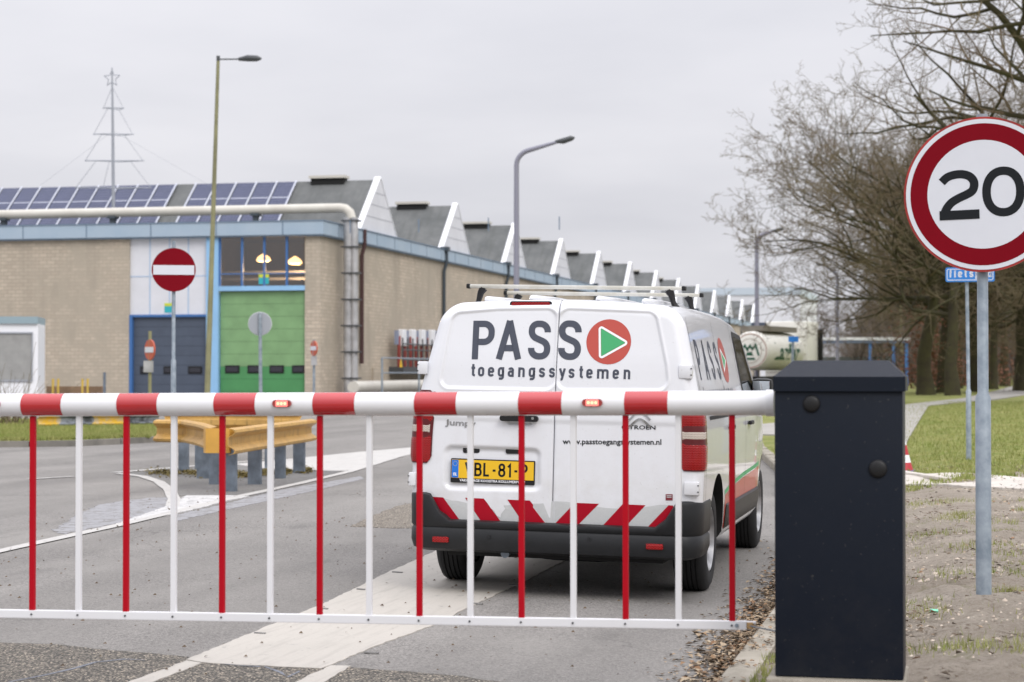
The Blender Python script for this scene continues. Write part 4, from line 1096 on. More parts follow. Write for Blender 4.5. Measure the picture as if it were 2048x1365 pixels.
# --- blue street name sign
D = 27.5; bz = verge_z(1.2, 27)
c = atD(1940, 549.5, D); root = empty('street_name_sign', (c.x, c.y, bz), 'blue street name sign reading fietspad behind the speed sign', 'street sign')
fw = (EYE - c); fw.z = 0; fw.normalize(); rt = Vector((-fw.y, fw.x, 0)); s = D / F
def pt(u, v, w=0): return c + rt * u + Vector((0, 0, v)) + fw * w
hw, hh = 48 * s, 14.5 * s
def rrect(hw, hh, r): return [tuple(p) for p in rounded([(-hw, -hh), (hw, -hh), (hw, hh), (-hw, hh)], r, True, 5)]
b = MB(); b.prism(rrect(hw, hh, 4 * s), .025, lambda u, v, w: pt(u, v, w - .025)); b.build('sign_plate', M['sign_blue'], root)
b = MB(); ribbon(b, rounded([(-hw * .93, -hh * .75), (hw * .93, -hh * .75), (hw * .93, hh * .75), (-hw * .93, hh * .75)], 3 * s, True, 4), 1.6 * s, lambda u, v: pt(u, v, .002), True); b.build('border', M['sign_white'], root)
b = MB(); text(b, 'fietspad', -41 * s, 42 * s, -5.5 * s, 15.5 * s, 3.1 * s, lambda u, v: pt(u, v, .003)); b.build('lettering', M['sign_white'], root)
q = atD(1933.5, 560, D) - fw * .07; q2 = atD(1937.5, 905, D) - fw * .07; b = MB(); b.tube([(q2.x, q2.y, bz - .1), (q2.x, q2.y, atD(1937, 782, D).z), (q2.x, q2.y, atD(1937, 779, D).z), (q.x, q.y, q.z + .1)], [5.3 * s, 5.3 * s, 3.6 * s, 3.4 * s], 12); b.build('post', M['galv'], root, smooth=True)

# --- traffic cone, plank
D = 26.; c = atD(1805, 937, D); c.z = verge_z(c.x, c.y)
cone = empty('traffic_cone', c, 'red and white traffic cone with purple foot half behind the cabinet', 'traffic cone')
hs = [0, .1, .2, .33, .45]; rs = [.14, .11, .085, .055, .022]
b = MB()
for k in range(4): b.tube([c + Vector((0, 0, .03 + hs[k])), c + Vector((0, 0, .03 + hs[k + 1]))], [rs[k], rs[k + 1]], 16, k % 2)
b.build('cone_body', [mat('cone_red', (.45, .03, .04), .5), M['white_trim']], cone, smooth=True)
b = MB(); b.box(c + Vector((0, 0, .015)), (.36, .36, .03), bev=.01); b.build('foot', mat('cone_foot', (.16, .13, .30), .6), cone)
a = atD(1795, 938, 24.5); e = atD(1893, 948, 22.8); a.z = verge_z(a.x, a.y) + .06; e.z = verge_z(e.x, e.y) + .05
b = MB(); d = (e - a); b.box((a + e) / 2, (d.length, .12, .04), Matrix.Rotation(math.atan2(d.y, d.x), 3, 'Z'), bev=.01)
tag(b.build('plank', M['sandstrip']), 'pale grey plank lying in the dirt beside the cone', 'plank')

# ================================================================== GUARD RAIL (arrow shaped) on the island
gr_ = empty('guard_rail', onG(450, 985, road_z), 'short yellow corrugated guard rail bent to a point round grey posts', 'guard rail')
def gpt(px, py): return onG(px, py, road_z)
WP = [(0, .155), (.06, .135), (.07, .105), (-.005, .04), (-.005, -.04), (.07, -.105), (.06, -.135), (0, -.155)]   # W beam: (outward, z)
def wbeam(path, zc, name='rail', m=None, par=None, scale=1.):
    P = [Vector(p) for p in path]; Q = []
    for a, e in zip(P, P[1:]):
        for j in range(6): Q.append(a.lerp(e, j / 6))
    Q.append(P[-1]); b = MB(); n = len(WP)
    prof = []
    for (a0, z0), (a1, z1) in zip(WP, WP[1:]):
        for j in range(3): t = sstep(j / 3); prof.append((lerp(a0, a1, t), lerp(z0, z1, j / 3)))
    prof.append(WP[-1]); n = len(prof); back = [(o - .012, z) for o, z in prof][::-1]; full = prof + back; nn = len(full); base = 0
    for i, p in enumerate(Q):
        d = Q[min(i + 1, len(Q) - 1)] - Q[max(i - 1, 0)]; d.z = 0; d.normalize(); o = Vector((d.y, -d.x, 0))
        b.v += [tuple(Vector((p.x, p.y, zc)) + o * a * 1.1 * scale + Vector((0, 0, z * scale))) for a, z in full]
    for i in range(len(Q) - 1):
        for k in range(nn): b.f.append((i * nn + k, (i + 1) * nn + k, (i + 1) * nn + (k + 1) % nn, i * nn + (k + 1) % nn)); b.m.append(0)
    b.f.append(tuple(range(nn))); b.m.append(0); e = (len(Q) - 1) * nn; b.f.append(tuple(e + k for k in range(nn))[::-1]); b.m.append(0)
    return b.build(name, m or M['rail'], par or gr_, smooth=True)
def rp(px, py, z):       # point of the rail seen at px,py at height z
    d = ray(px, py); return EYE + d * ((z - EYE.z) / d.z)
ZR = .60
nose = rp(440, 880, ZR)
pa = [rp(313, 862, ZR), rp(370, 863, ZR), rp(405, 870, ZR), rp(432, 880, ZR)]
wbeam([p for p in pa], ZR)
pb = [rp(458, 884, ZR), rp(512, 876, ZR), rp(570, 868, ZR), rp(624, 860.5, ZR)]
wbeam([p for p in pb], ZR)
wbeam([rp(600, 846, ZR), rp(470, 845, ZR), rp(330, 846, ZR)], ZR)
# nose plate wrapped round the point
b = MB(); a, e = rp(407, 881, ZR), rp(470, 881, ZR); d = (e - a); wdt = d.length; d.normalize(); o = Vector((d.y, -d.x, 0)); P = []
for k in range(9):
    t = k / 8; q = a.lerp(e, t) + o * (.10 + .05 * math.sin(math.pi * t) ** .4 - (.10 if k in (0, 8) else 0)); P.append(q)
P = [P[0] - o * .12] + P + [P[-1] - o * .12]; hgt = .145
b.add([p + Vector((0, 0, hgt)) for p in P] + [p - Vector((0, 0, hgt)) for p in P] + [p + Vector((0, 0, hgt)) - o * .012 for p in P] + [p - Vector((0, 0, hgt)) - o * .012 for p in P],
      [f for i in range(len(P) - 1) for f in ((i, i + 1, len(P) + i + 1, len(P) + i), (2 * len(P) + i, 2 * len(P) + i + 1, 3 * len(P) + i + 1, 3 * len(P) + i), (i, i + 1, 2 * len(P) + i + 1, 2 * len(P) + i), (len(P) + i, len(P) + i + 1, 3 * len(P) + i + 1, 3 * len(P) + i))])
b.build('nose_plate', M['rail_end'], gr_, smooth=True)
for (px, py, w) in ((366, 943, 17), (394, 940, 7), (406, 958, 24), (429, 970, 21), (458, 984, 25), (508, 970, 24), (534, 940, 8), (559, 958, 18), (597, 947, 21)):
    p = gpt(px, py); ww = w * (p - EYE).length / F; b = MB(); h = .58
    # C section post: web and two flanges
    b.box((p.x, p.y, h / 2 + p.z), (ww, .012, h)); b.box((p.x - ww / 2, p.y + .03, h / 2 + p.z), (.012, .07, h)); b.box((p.x + ww / 2, p.y + .03, h / 2 + p.z), (.012, .07, h))
    b.build('post', M['galv_dull'], gr_)
bt = MB()
for px, py in ((391, 860), (520, 868), (567, 861), (609, 856)):
    q = rp(px, py, ZR) - Vector((0, .06, 0)); bt.box(q, (.035, .03, .05), bev=.008)
bt.build('bolt', M['galv'], gr_)
# black and yellow rail behind the grass
fr_ = empty('guard_rail', atD(190, 860, 46.5), 'weathered black and yellow striped guard rail standing in the grass', 'guard rail'); fr_.location.z = .1
a, e = atD(76, 846, 46), atD(318, 843, 47.5)
m_r = NT('striped_rail'); s_ = m_r.sep(m_r.tc); st_ = m_r.math('GREATER_THAN', m_r.math('FRACT', m_r.math('MULTIPLY', s_[0], .85)), .5)
wr = m_r.rng(m_r.noise(3, 6, .75), .45, .58)
cc = m_r.mix(st_, (.62, .38, .03), (.05, .055, .06)); cc = m_r.mix(m_r.math('MULTIPLY', wr, .6), cc, (.35, .38, .42)); STR = m_r.done(cc, .6)
wbeam([a, e], .275, m=STR, par=fr_, scale=.9)
for t in (.1, .5, .9): q = a.lerp(e, t); b = MB(); b.box((q.x, q.y + .1, .2), (.1, .1, .35)); b.build('post', M['galv_dull'], fr_)

# ================================================================== BARRIER
YB = 8.05      # boom axis distance along the road
bc = onY(1700, 808, YB)
bar = empty('barrier_gate', (-.42, 7.75, .12), 'closed red and white barrier boom with hanging bars and a dark grey cabinet', 'barrier')
def by(px, py): return onY(px, py, YB)
# cabinet: front face plane
YFc = 7.72; dep = .36
x0, x1 = onY(1549.5, 1100, YFc).x, onY(1806.5, 1100, YFc).x; zb = onY(1680, 1357, YFc).z; zt = onY(1680, 783, YFc).z
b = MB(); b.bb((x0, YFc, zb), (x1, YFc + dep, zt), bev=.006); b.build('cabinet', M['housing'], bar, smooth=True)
xl, xr = onY(1546.5, 770, YFc - .012).x, onY(1811, 770, YFc - .012).x; z1 = onY(1680, 754, YFc).z
b = MB(); yf, yb = YFc - .014, YFc + dep + .014; zc2 = z1 + .064; i_ = .07
V = [(xl, yf, zt), (xr, yf, zt), (xr, yb, zt), (xl, yb, zt), (xl, yf, z1), (xr, yf, z1), (xr, yb, z1), (xl, yb, z1), (xl + i_, yf + .11, zc2), (xr - i_, yf + .11, zc2), (xr - i_, yb - .11, zc2), (xl + i_, yb - .11, zc2)]
b.add(V, [(0, 1, 2, 3), (0, 1, 5, 4), (1, 2, 6, 5), (2, 3, 7, 6), (3, 0, 4, 7), (4, 5, 9, 8), (5, 6, 10, 9), (6, 7, 11, 10), (7, 4, 8, 11), (8, 9, 10, 11)])
b.build('lid', M['housing'], bar)
for px, py, rr in ((1623, 808, 17), (1756, 938, 18)):
    q = onY(px, py, YFc); r_ = rr * YFc / F; b = MB(); b.tube([q, q + Vector((0, -.006, 0)), q + Vector((0, -.012, 0)), q + Vector((0, -.014, 0))], [r_, r_, r_ * .7, r_ * .2], 24); b.build('lock_cap', M['black'], bar, smooth='all')
# boom with a very slight rise towards its tip
def bo(px, py): return onY(px, py, YB)
cL, cR = bo(-10, 810.5), bo(1546, 806.5)
dirb = (cR - cL).normalized()
Rb = 24.6 * (YB / F)
def bx(px): t = (onY(px, 808, YB).x - cL.x) / (cR.x - cL.x); return cL.lerp(cR, t)
tip = bx(-700)
b = MB(); sq = MB()
def boomsec(A, B, r, n=40, mi=0, mb=None):
    mb.tube([A, B], r, n, mi)
boomsec(tip, bx(1536), Rb, 40, 0, sq)
boom = sq.build('boom', M['boom_white'], bar, smooth=True)
b = MB(); b.tube([bx(1533), bx(1549)], Rb * 1.08, 40); b.build('end_collar', M['boom_white'], boom, smooth=True)
for a, e in ((51, 131), (242, 322), (435, 517), (632, 715), (834, 917), (1041, 1127), (1252, 1338)):
    A, B = bx(a), bx(e); b = MB(); n = 40
    t0, t1 = R(-62), R(76)
    up = Vector((0, 0, 1)); ou = Vector((0, -1, 0))
    for P in (A, B):
        for k in range(n + 1):
            t = lerp(t0, t1, k / n); b.v.append(tuple(P + (ou * math.cos(t) + up * math.sin(t)) * (Rb + .0012)))
    for k in range(n): b.f.append((k, k + 1, n + 1 + k + 1, n + 1 + k)); b.m.append(0)
    b.build('red_stripe', M['boom_red'], boom, smooth='all')
for pxc in (-6, 572.5, 1189.5):
    c = bx(pxc); s = YB / F
    c = c + Vector((0, -Rb, .004)); wl = MB()
    q = rounded([(-21 * s, -7.5 * s), (21 * s, -7.5 * s), (21 * s, 7.5 * s), (-21 * s, 7.5 * s)], 7.4 * s, True, 6)
    wl.prism([tuple(k) for k in q], -.016, lambda u, v, w: c + Vector((u, w + .006, v)))
    lo = wl.build('warning_light', M['lamp_lens'], boom, smooth=True)
    b = MB(); q = rounded([(-13 * s, -6.2 * s), (13 * s, -6.2 * s), (13 * s, 6.2 * s), (-13 * s, 6.2 * s)], 2 * s, True, 4); b.prism([tuple(k) for k in q], -.002, lambda u, v, w: c + Vector((u, w - .0105, v))); lit_ = b.build('lit_lens', M['lamp_mid'], lo)
    b = MB()
    for k in (-1, 0, 1): b.prism(disc_pts(2.7 * s, 12), -.0015, lambda u, v, w: c + Vector((u + k * 7.5 * s, w - .0128, v)))
    b.build('led', M['led'], lo)
    b.__init__()
# bottom rail and hanging bars
rL, rR = bo(-10, 1227), bo(1494, 1251)
rd = (rR - rL); 
def rx(px): t = (onY(px, 1240, YB).x - rL.x) / (rR.x - rL.x); return rL.lerp(rR, t)
tipR = rx(-640); ang = math.atan2(rd.z, rd.x)
b = MB(); mid = (tipR + rR) / 2; b.box(mid, ((rR - tipR).length, .03, 17.5 * YB / F), Matrix.Rotation(-ang, 3, 'Y'), bev=.003); rail_o = b.build('bottom_rail', M['boom_white'], bar)
xs_bar = [66, 158, 253, 348, 445, 541, 640, 739, 839.5, 941, 1043.5, 1147, 1251.5, 1357, 1464.5]
lft = [-26, -117, -208, -299, -390, -481]
for k, px in enumerate(sorted(lft) + xs_bar):
    red = (k % 2 == 0) if len(lft) % 2 == 0 else (k % 2 == 1)
    top = bx(px); bot = rx(px); w = (11.5 if red else 11.8) * YB / F
    top = Vector((top.x, YB, top.z - Rb * .7)); bot = Vector((bot.x, YB, bot.z))
    b = MB(); d = (top - bot)
    b.box((top + bot) / 2 + Vector((0, -.002 if red else 0, 0)), (w, .022, d.length - (.03 if red else 0)), bev=.0025)
    o = b.build('hanging_bar', M['bar_red'] if red else M['boom_white'], bar); o['label'] = 'red bar' if red else 'white bar'
    b = MB(); q = Vector((bot.x, YB - .015, bot.z + .0)); b.tube([q, q + Vector((0, -.004, 0))], .0045, 10); b.build('screw', M['lamp_head'], rail_o, smooth=True)
b = MB(); q = rR + Vector((0, 0, 0)); b.box(q + Vector((.012, 0, 0)), (.03, .024, .026), bev=.004); b.build('rail_plug', M['brown_plug'], rail_o)
b = MB(); b.tube([q + Vector((-.02, 0, .01)), q + Vector((.036, 0, .011))], .007, 8); b.build('rail_pin', M['boom_white'], rail_o, smooth=True)
b = MB(); b.tube([q, (x0 + .03, YFc + .2, q.z - .012)], .003, 6); b.build('tie_wire', M['galv_dull'], rail_o)
b = MB(); q2 = q + Vector((-.04, -.016, 0)); b.tube([q2, q2 + Vector((0, -.005, 0))], .008, 12); b.build('bolt', M['galv'], rail_o, smooth=True)
# concrete foot
b = MB(); b.bb((x0 - .03, YFc - .06, -.1), (x1 + .01, YFc + dep + .05, zb - .002), bev=.01); tag(b.build('foundation', M['concrete']), kind='structure')
# ================================================================== VAN
VX, VY = -2.515, 12.2
vz0 = road_z(VX, VY + 2)
van = empty('panel_van', (VX, VY, vz0), 'white delivery van seen from behind with grey PASS lettering and red white hazard strips', 'van', rot=(0, R(1.2), 0))
VM = WM(van); VI = VM.inverted()
def vy_(px, py, yl):
    """photograph pixel -> van-local point on the plane y = yl"""
    o = VI @ EYE; d = VI.to_3x3() @ ray(px, py); t = (yl - o.y) / d.y; return o + d * t
def van_paint():
    n = NT('white_van_paint'); s = n.sep(n.tc)
    g = n.math('MULTIPLY', n.rng(s[2], .45, 1.1, 1., .12), n.rng(n.noise(5, 7, .7), .38, .7))
    c = n.mix(n.math('MULTIPLY', g, .34), (.71, .72, .75), (.40, .36, .30))
    c = n.mix(n.math('MULTIPLY', n.rng(n.noise(90, 3, .6), .68, .74), .5), c, (.30, .28, .25))
    m = n.done(c, .35); n.b.inputs['Coat Weight'].default_value = .8; n.b.inputs['Coat Roughness'].default_value = .04; return m
M['van_white'] = van_paint()
M['van_side'] = M['van_white']
M['bumper'] = mat('grey_bumper_plastic', (.019, .020, .022), .42, noise_amt=.25, noise_scale=8, bump=.12, bump_scale=500, spec=.3)
M['tyre'] = mat('tyre_rubber', (.011, .011, .012), .75, bump=.3, bump_scale=120)
M['rim'] = mat('wheel_trim_silver', (.42, .42, .43), .35, metal=.5, noise_amt=.4, noise_scale=9)
M['film_grey'] = mat('slate_vinyl', (.072, .080, .105), .5, spec=.2)
M['film_red'] = mat('red_vinyl', (.46, .06, .04), .35, coat=.3)
M['film_green'] = mat('green_vinyl', (.05, .37, .14), .4)
M['haz_red'] = mat('hazard_red', (.34, .0, .012), .45, spec=.2)
M['haz_white'] = mat('hazard_grey_white', (.50, .51, .51), .4, noise_amt=.08, noise_scale=90)
def lens_mat(name, col, c2):
    n = NT(name); s = n.sep(n.tc)
    w = n.math('SINE', n.math('MULTIPLY', s[2], 420)); w2 = n.math('SINE', n.math('MULTIPLY', s[0], 330))
    c = n.mix(n.rng(n.math('MULTIPLY', w, w2), -.6, .8), col, c2); m = n.done(c, .12, 0, .35); n.b.inputs['Coat Weight'].default_value = .25
    n.bump(n.math('ADD', w, w2), .25, .002); return m
M['lens_red'] = lens_mat('red_lamp_lens', (.40, .008, .008), (.10, .0, .002))
M['lens_clear'] = lens_mat('clear_lamp_lens', (.62, .56, .50), (.30, .24, .19))
M['glass_dark'] = mat('tinted_cab_glass', (.012, .014, .014), .04, spec=.8)
M['chrome'] = mat('chrome_badge', (.42, .42, .43), .18, metal=.9)
M['plate_yellow'] = mat('plate_yellow', (.78, .47, .012), .4)
M['plate_blue'] = mat('plate_blue', (.01, .16, .62), .4)
M['mirror'] = mat('mirror_glass', (.5, .53, .55), .03, metal=1)

WS = [(.20, .90), (.32, .925), (.6, .945), (.9, .952), (1.1, .945), (1.22, .928), (1.32, .902), (1.5, .862), (1.85, .782), (2.0, .745)]
def smooth_tab(tab, x):
    e = .05; return (interp(x - e, tab) + interp(x, tab) + interp(x + e, tab)) / 3
def ws(z): return smooth_tab(WS, z)
HT = [(-.2, 1.885), (0, 1.895), (.5, 1.915), (1.5, 1.925), (2.7, 1.915), (3.2, 1.88), (3.45, 1.80), (4.15, 1.27), (4.35, 1.17), (4.7, 1.06), (4.85, .95), (4.93, .78), (4.96, .6)]
WT = [(0, 1), (3.4, 1), (4.2, .97), (4.6, .9), (4.85, .78), (4.93, .68), (4.96, .6)]
CROWN, RC = .035, .13
def ht(y): return smooth_tab(HT, y)
def wt(y): return smooth_tab(WT, y) if y > 3 else 1.
RK = [(.2, 0), (.7, 0), (1.2, .012), (1.5, .045), (1.9, .115), (2.1, .16)]
def rake(z): return smooth_tab(RK, z)
RR = .085        # rear corner rounding
def edge_e(x, z):
    W_ = ws(z); H = ht(0) - CROWN * (x / .8) ** 2
    ex, ez = W_ - abs(x), H - z
    dx, dz = max(0, RC - ex), max(0, RC - ez)
    return RC - math.hypot(dx, dz) if dx and dz else min(ex, ez, RC)
def rear_y(x, z):
    e = edge_e(x, z); y = rake(z) + .018 * (x / .9) ** 2
    if e < RR: e = max(e, 0); y += RR - math.sqrt(max(0, RR * RR - (RR - e) ** 2))
    return y
def lp(px, py, yl=.03):   # pixel -> (x,z) on the rear
    p = vy_(px, py, yl)
    for _ in range(3): p = vy_(px, py, rake(p.z) + .01)
    return p.x, p.z
# --- body shell
def section(y, z_low=.30):
    H = ht(y); k = wt(y); pts = []
    zc = max(H - CROWN - RC, z_low + .15); rc = min(RC, H - CROWN - zc)
    pts.append((0, z_low)); pts.append((ws(z_low) * k - .12, z_low)); pts.append((ws(z_low) * k - .02, z_low + .02))
    for i in range(15): z = lerp(z_low + .06, zc, i / 14); pts.append((ws(z) * k, z))
    for i in range(1, 8):
        a = i / 7 * R(82); x = ws(zc + rc * math.sin(a)) * k - rc + rc * math.cos(a); pts.append((x, zc + rc * math.sin(a)))
    x0, z0 = pts[-1]
    for i in range(1, 7): t = i / 6; x = x0 * (1 - t); pts.append((x, z0 + (H - z0) * (1 - (1 - t) ** 2)))
    return pts
ysec = [0, .03, .08, .2, .4, .7, 1.0, 1.3, 1.6, 2.0, 2.4, 2.8, 3.1, 3.3, 3.45, 3.6, 3.8, 4.0, 4.15, 4.3, 4.45, 4.6, 4.75, 4.85, 4.92, 4.955]
def yoff(x, z, y):
    return (rake(z) + .018 * (x / .9) ** 2 + RR) * max(0, 1 - y / 1.0)
b = MB(); rings = []
for y in ysec:
    half = section(y); full = half + [(-x, z) for x, z in half[-2:0:-1]]
    rings.append([(x, y + (yoff(x, z, y)), z) for x, z in full])
n = len(rings[0]); b.v = [p for r_ in rings for p in r_]
for i in range(len(rings) - 1):
    for k in range(n): b.f.append((i * n + k, (i + 1) * n + k, (i + 1) * n + (k + 1) % n, i * n + (k + 1) % n)); b.m.append(0)
c0 = len(b.v); b.v.append((0, .10, 1.0)); b.v.append((0, 4.965, .7)); e = (len(rings) - 1) * n
for k in range(n): b.f.append((k, (k + 1) % n, c0)); b.m.append(1); b.f.append((e + k, c0 + 1, e + (k + 1) % n)); b.m.append(0)
AXR, AXF, TR = .865, 4.14, .343
body = b.build('body', [M['van_white'], M['dark']], van, world=False)
cuts = []
for ya in (AXR, AXF):
    for s in (-1, 1):
        cb = MB(); cb.tube([(s * .60, ya, TR + .02), (s * 1.2, ya, TR + .02)], .415, 48); cb.tube([(s * .60, ya, -.02), (s * 1.2, ya, -.02)], .42, 4) if False else None
        c = cb.build('cutter', [M['dark']], van, world=False); cuts.append(c)
        m_ = body.modifiers.new('cut', 'BOOLEAN'); m_.object = c; m_.operation = 'DIFFERENCE'; m_.solver = 'EXACT'
        try: m_.material_mode = 'TRANSFER'
        except Exception: pass
dg = bpy.context.evaluated_depsgraph_get(); dg.update()
me = bpy.data.meshes.new_from_object(body.evaluated_get(dg)); body.modifiers.clear(); body.data = me
for c in cuts: bpy.data.objects.remove(c)
nb = len(me.materials)
for p in me.polygons:
    p.use_smooth = True; c = p.center
    for ya in (AXR, AXF):
        if .58 < abs(c.x) < .9 and math.hypot(c.y - ya, c.z - TR - .02) < .425: 
            if abs(p.normal.x) > .9 and abs(c.x) > .7: continue
            p.material_index = 1
    if c.z < .34 and p.normal.z < -.5: p.material_index = 1
me.set_sharp_from_angle(angle=R(35))
# --- rear doors with pressed relief
def poly_sdf(P):
    P = np.array(P)
    def f(X, Z):
        d = np.full(X.shape, 1e9); s = np.ones(X.shape)
        for i in range(len(P)):
            a, c = P[i], P[i - 1]; ex, ez = c[0] - a[0], c[1] - a[1]; wx, wz = X - a[0], Z - a[1]
            t = np.clip((wx * ex + wz * ez) / (ex * ex + ez * ez), 0, 1); bx_, bz_ = wx - ex * t, wz - ez * t
            d = np.minimum(d, bx_ ** 2 + bz_ ** 2)
            c1 = Z >= a[1]; c2 = Z < c[1]; c3 = ex * wz > ez * wx
            flip = (c1 & c2 & c3) | (~c1 & ~c2 & ~c3); s = np.where(flip, -s, s)
        return s * np.sqrt(d)
    return f
def rpoly(px, r): return [tuple(p) for p in rounded([lp(*k) for k in px], r, True, 8)]
panL = poly_sdf(rpoly([(1116, 617), (1114, 700), (1110, 781), (878, 776), (884, 735), (905, 626), (996, 618.5)], .07))
panR = poly_sdf(rpoly([(1119, 617), (1200, 618.5), (1312, 624), (1333, 730), (1338, 782), (1113, 781)], .07))
recP = poly_sdf(rpoly([(886, 889), (1083, 896), (1083, 985), (886, 981)], .055))
recH = poly_sdf(rpoly([(1010, 836), (1068, 838), (1066, 853), (1014, 851)], .03))
ZB_D = .455; GAP = .0035
def sm(a, lo, hi): t = np.clip((a - lo) / (hi - lo), 0, 1); return t * t * (3 - 2 * t)
def relief(X, Z, side):
    pn = (panL if side < 0 else panR)(X, Z); y = .010 * (1 - sm(pn, -.016, .002)) - .0035 * np.exp(-((pn - .008) / .007) ** 2)
    if side < 0:
        y = y + .030 * (1 - sm(recP(X, Z), -.035, .004)) * (1 - .35 * sm(-Z, -1.0, -.84)) + .012 * (1 - sm(recH(X, Z), -.025, .004))
    y = y + .004 * np.exp(-((Z - 1.135) / .02) ** 2) * 0 + .006 * sm(-Z, -1.135, -1.10)     # waist crease
    y = y + .006 * (1 - sm(np.abs(X), GAP, GAP + .009))
    return y
def door(side):
    ns, nt_ = 150, 230
    S = 1 - (1 - np.linspace(0, 1, ns + 1)) ** 1.25; T = 1 - (1 - np.linspace(0, 1, nt_ + 1)) ** 1.1
    V = np.zeros((ns + 1, nt_ + 1, 3)); W1 = .9
    for i, s in enumerate(S):
        # top of this column
        zt_ = ht(0) - CROWN * (s * W1 / .8) ** 2
        for _ in range(3):
            Wt = ws(zt_); dx = RC - (1 - s) * Wt; H = ht(0) - CROWN * (s * Wt / .8) ** 2
            zt_ = H - (RC - math.sqrt(max(0, RC * RC - dx * dx)) if dx > 0 else 0)
        for j, t in enumerate(T):
            z = ZB_D + (zt_ - ZB_D) * t; x = GAP + s * (ws(z) - GAP); V[i, j] = (x, rear_y(x, z), z)
    X = V[..., 0] * side; V[..., 1] += relief(X, V[..., 2], side); V[..., 0] = X
    b = MB(); b.v = [tuple(p) for p in V.reshape(-1, 3)]; m = nt_ + 1
    for i in range(ns):
        for j in range(nt_):
            q = (i * m + j, (i + 1) * m + j, (i + 1) * m + j + 1, i * m + j + 1); b.f.append(q if side > 0 else q[::-1]); b.m.append(0)
    # return edge along the split
    k = len(b.v)
    for j in range(m): b.v.append((side * GAP, V[0, j, 1] + .04, V[0, j, 2]))
    for j in range(nt_): q = (j, j + 1, k + j + 1, k + j); b.f.append(q if side > 0 else q[::-1]); b.m.append(0)
    # lower return edge
    k = len(b.v)
    for i in range(ns + 1): b.v.append((V[i, 0, 0], V[i, 0, 1] + .05, V[i, 0, 2]))
    for i in range(ns): b.f.append((i * m, k + i, k + i + 1, (i + 1) * m)); b.m.append(0)
    return b.build('rear_door', M['van_white'], van, smooth='all', world=False, fix=False)
doorL, doorR = door(-1), door(1)
doorL['label'] = 'left rear door with number plate'; doorR['label'] = 'right rear door'
def inlay(px):  return px
def rel1(x, z, side): return float(relief(np.array([x]), np.array([z]), side)[0])
def rs(x, z, off=.002):
    """point on the finished rear surface"""
    return Vector((x, rear_y(x, z) + rel1(x, z, -1 if x < 0 else 1) - off, z))
def rspx(px, py, off=.002): x, z = lp(px, py); return rs(x, z, off)
# pixel-free text frames: baseline defined by two pixels
def rear_text(s, px0, py0, px1, py1, hpx, tpx, m, par, name='lettering', starts=None, slant=0, off=.0018):
    a = Vector(lp(px0, py0)); e = Vector(lp(px1, py1)); k = (e - a).length / math.hypot(px1 - px0, py1 - py0); u = (e - a).normalized(); w = Vector((-u.y, u.x))
    def fn(p, q): r_ = a + u * p + w * q; return rs(r_.x, r_.y, off)
    st = [(x - px0) * k for x in starts] if starts else None
    if st and name == 'lettering':
        for c_, x_ in zip(s, st): b = MB(); text(b, c_, x_, x_ + .1, 0, hpx * k, tpx * k, fn, step=.02, starts=[x_]); b.build('letter', m, par, world=False, fix=False)
        return
    b = MB(); text(b, s, 0, (e - a).length, 0, hpx * k, tpx * k, fn, step=.02, starts=st, slant=slant)
    return b.build(name, m, par, world=False, fix=False)
def rear_bfont(s, px0, py0, px1, py1, hpx, m, par, name, off=.0018, bold=.02):
    a = Vector(lp(px0, py0)); e = Vector(lp(px1, py1)); k = (e - a).length / math.hypot(px1 - px0, py1 - py0); u = (e - a).normalized(); w = Vector((-u.y, u.x))
    v, f = bfont_mesh(s, 1., bold); x0 = min(p[0] for p in v); x1 = max(p[0] for p in v); sx = (e - a).length / (x1 - x0); sy = hpx * k / .72
    b = MB(); b.add([rs(*(a + u * (p[0] - x0) * sx + w * p[1] * sy), off) for p in v], f); o = b.build(name, m, par, world=False, fix=False); o['kind'] = 'stuff'; return o
rear_text('PAS', 943, 719, 1094, 719.5, 76, 12.5, M['film_grey'], doorL, starts=[943, 993, 1055.5])
rear_text('S', 1115, 720, 1154, 720.5, 78, 12.8, M['film_grey'], doorR, starts=[1115.5])
rear_text('toegangss', 941, 753, 1110, 755.5, 24, 4.5, M['film_grey'], doorL, starts=[941, 955.5, 975.5, 995.5, 1015.5, 1036.5, 1057.5, 1078, 1098])
rear_text('ystemen', 1117.5, 756, 1262, 759, 24, 4.5, M['film_grey'], doorR, starts=[1118, 1137, 1157.5, 1172.5, 1194, 1225, 1247])
rear_bfont('www.passtoegangssystemen.nl', 1125.5, 888.5, 1322.5, 889.8, 11, M['sign_black'], doorR, 'web_address', bold=.02)
rear_bfont('CITRO\u00cbN', 1243, 858.5, 1311, 859.5, 8, M['sign_black'], doorR, 'badge_lettering', off=.004, bold=.015)
rear_bfont('Jumpy', 890, 850, 952, 853, 11, M['chrome'], doorL, 'badge_lettering', off=.004, bold=.025)
# round logo
cL_ = Vector(lp(1217.3, 684)); kk = (Vector(lp(1262, 684)) - cL_).length
def lf(u, v, off=.0022): return rs(cL_.x + u, cL_.y + v, off)
def fill(mb, poly, fn, mi=0):      # filled polygon with a few inner rings so that it follows the surface
    c = sum((Vector(p) for p in poly), Vector((0, 0))) / len(poly); n = len(poly); K = 5; base = len(mb.v)
    for k in range(1, K + 1):
        for p in poly: q = c.lerp(Vector(p), k / K); mb.v.append(tuple(fn(q.x, q.y)))
    mb.v.append(tuple(fn(c.x, c.y))); ci = len(mb.v) - 1
    for i in range(n): mb.f.append((base + i, base + (i + 1) % n, ci)); mb.m.append(mi)
    for k in range(K - 1):
        for i in range(n): a = base + k * n; mb.f.append((a + i, a + (i + 1) % n, a + n + (i + 1) % n, a + n + i)); mb.m.append(mi)
b = MB(); fill(b, disc_pts(kk, 56), lambda u, v: lf(u, v, .0016)); lg = b.build('round_logo', M['film_red'], doorR, world=False, fix=False)
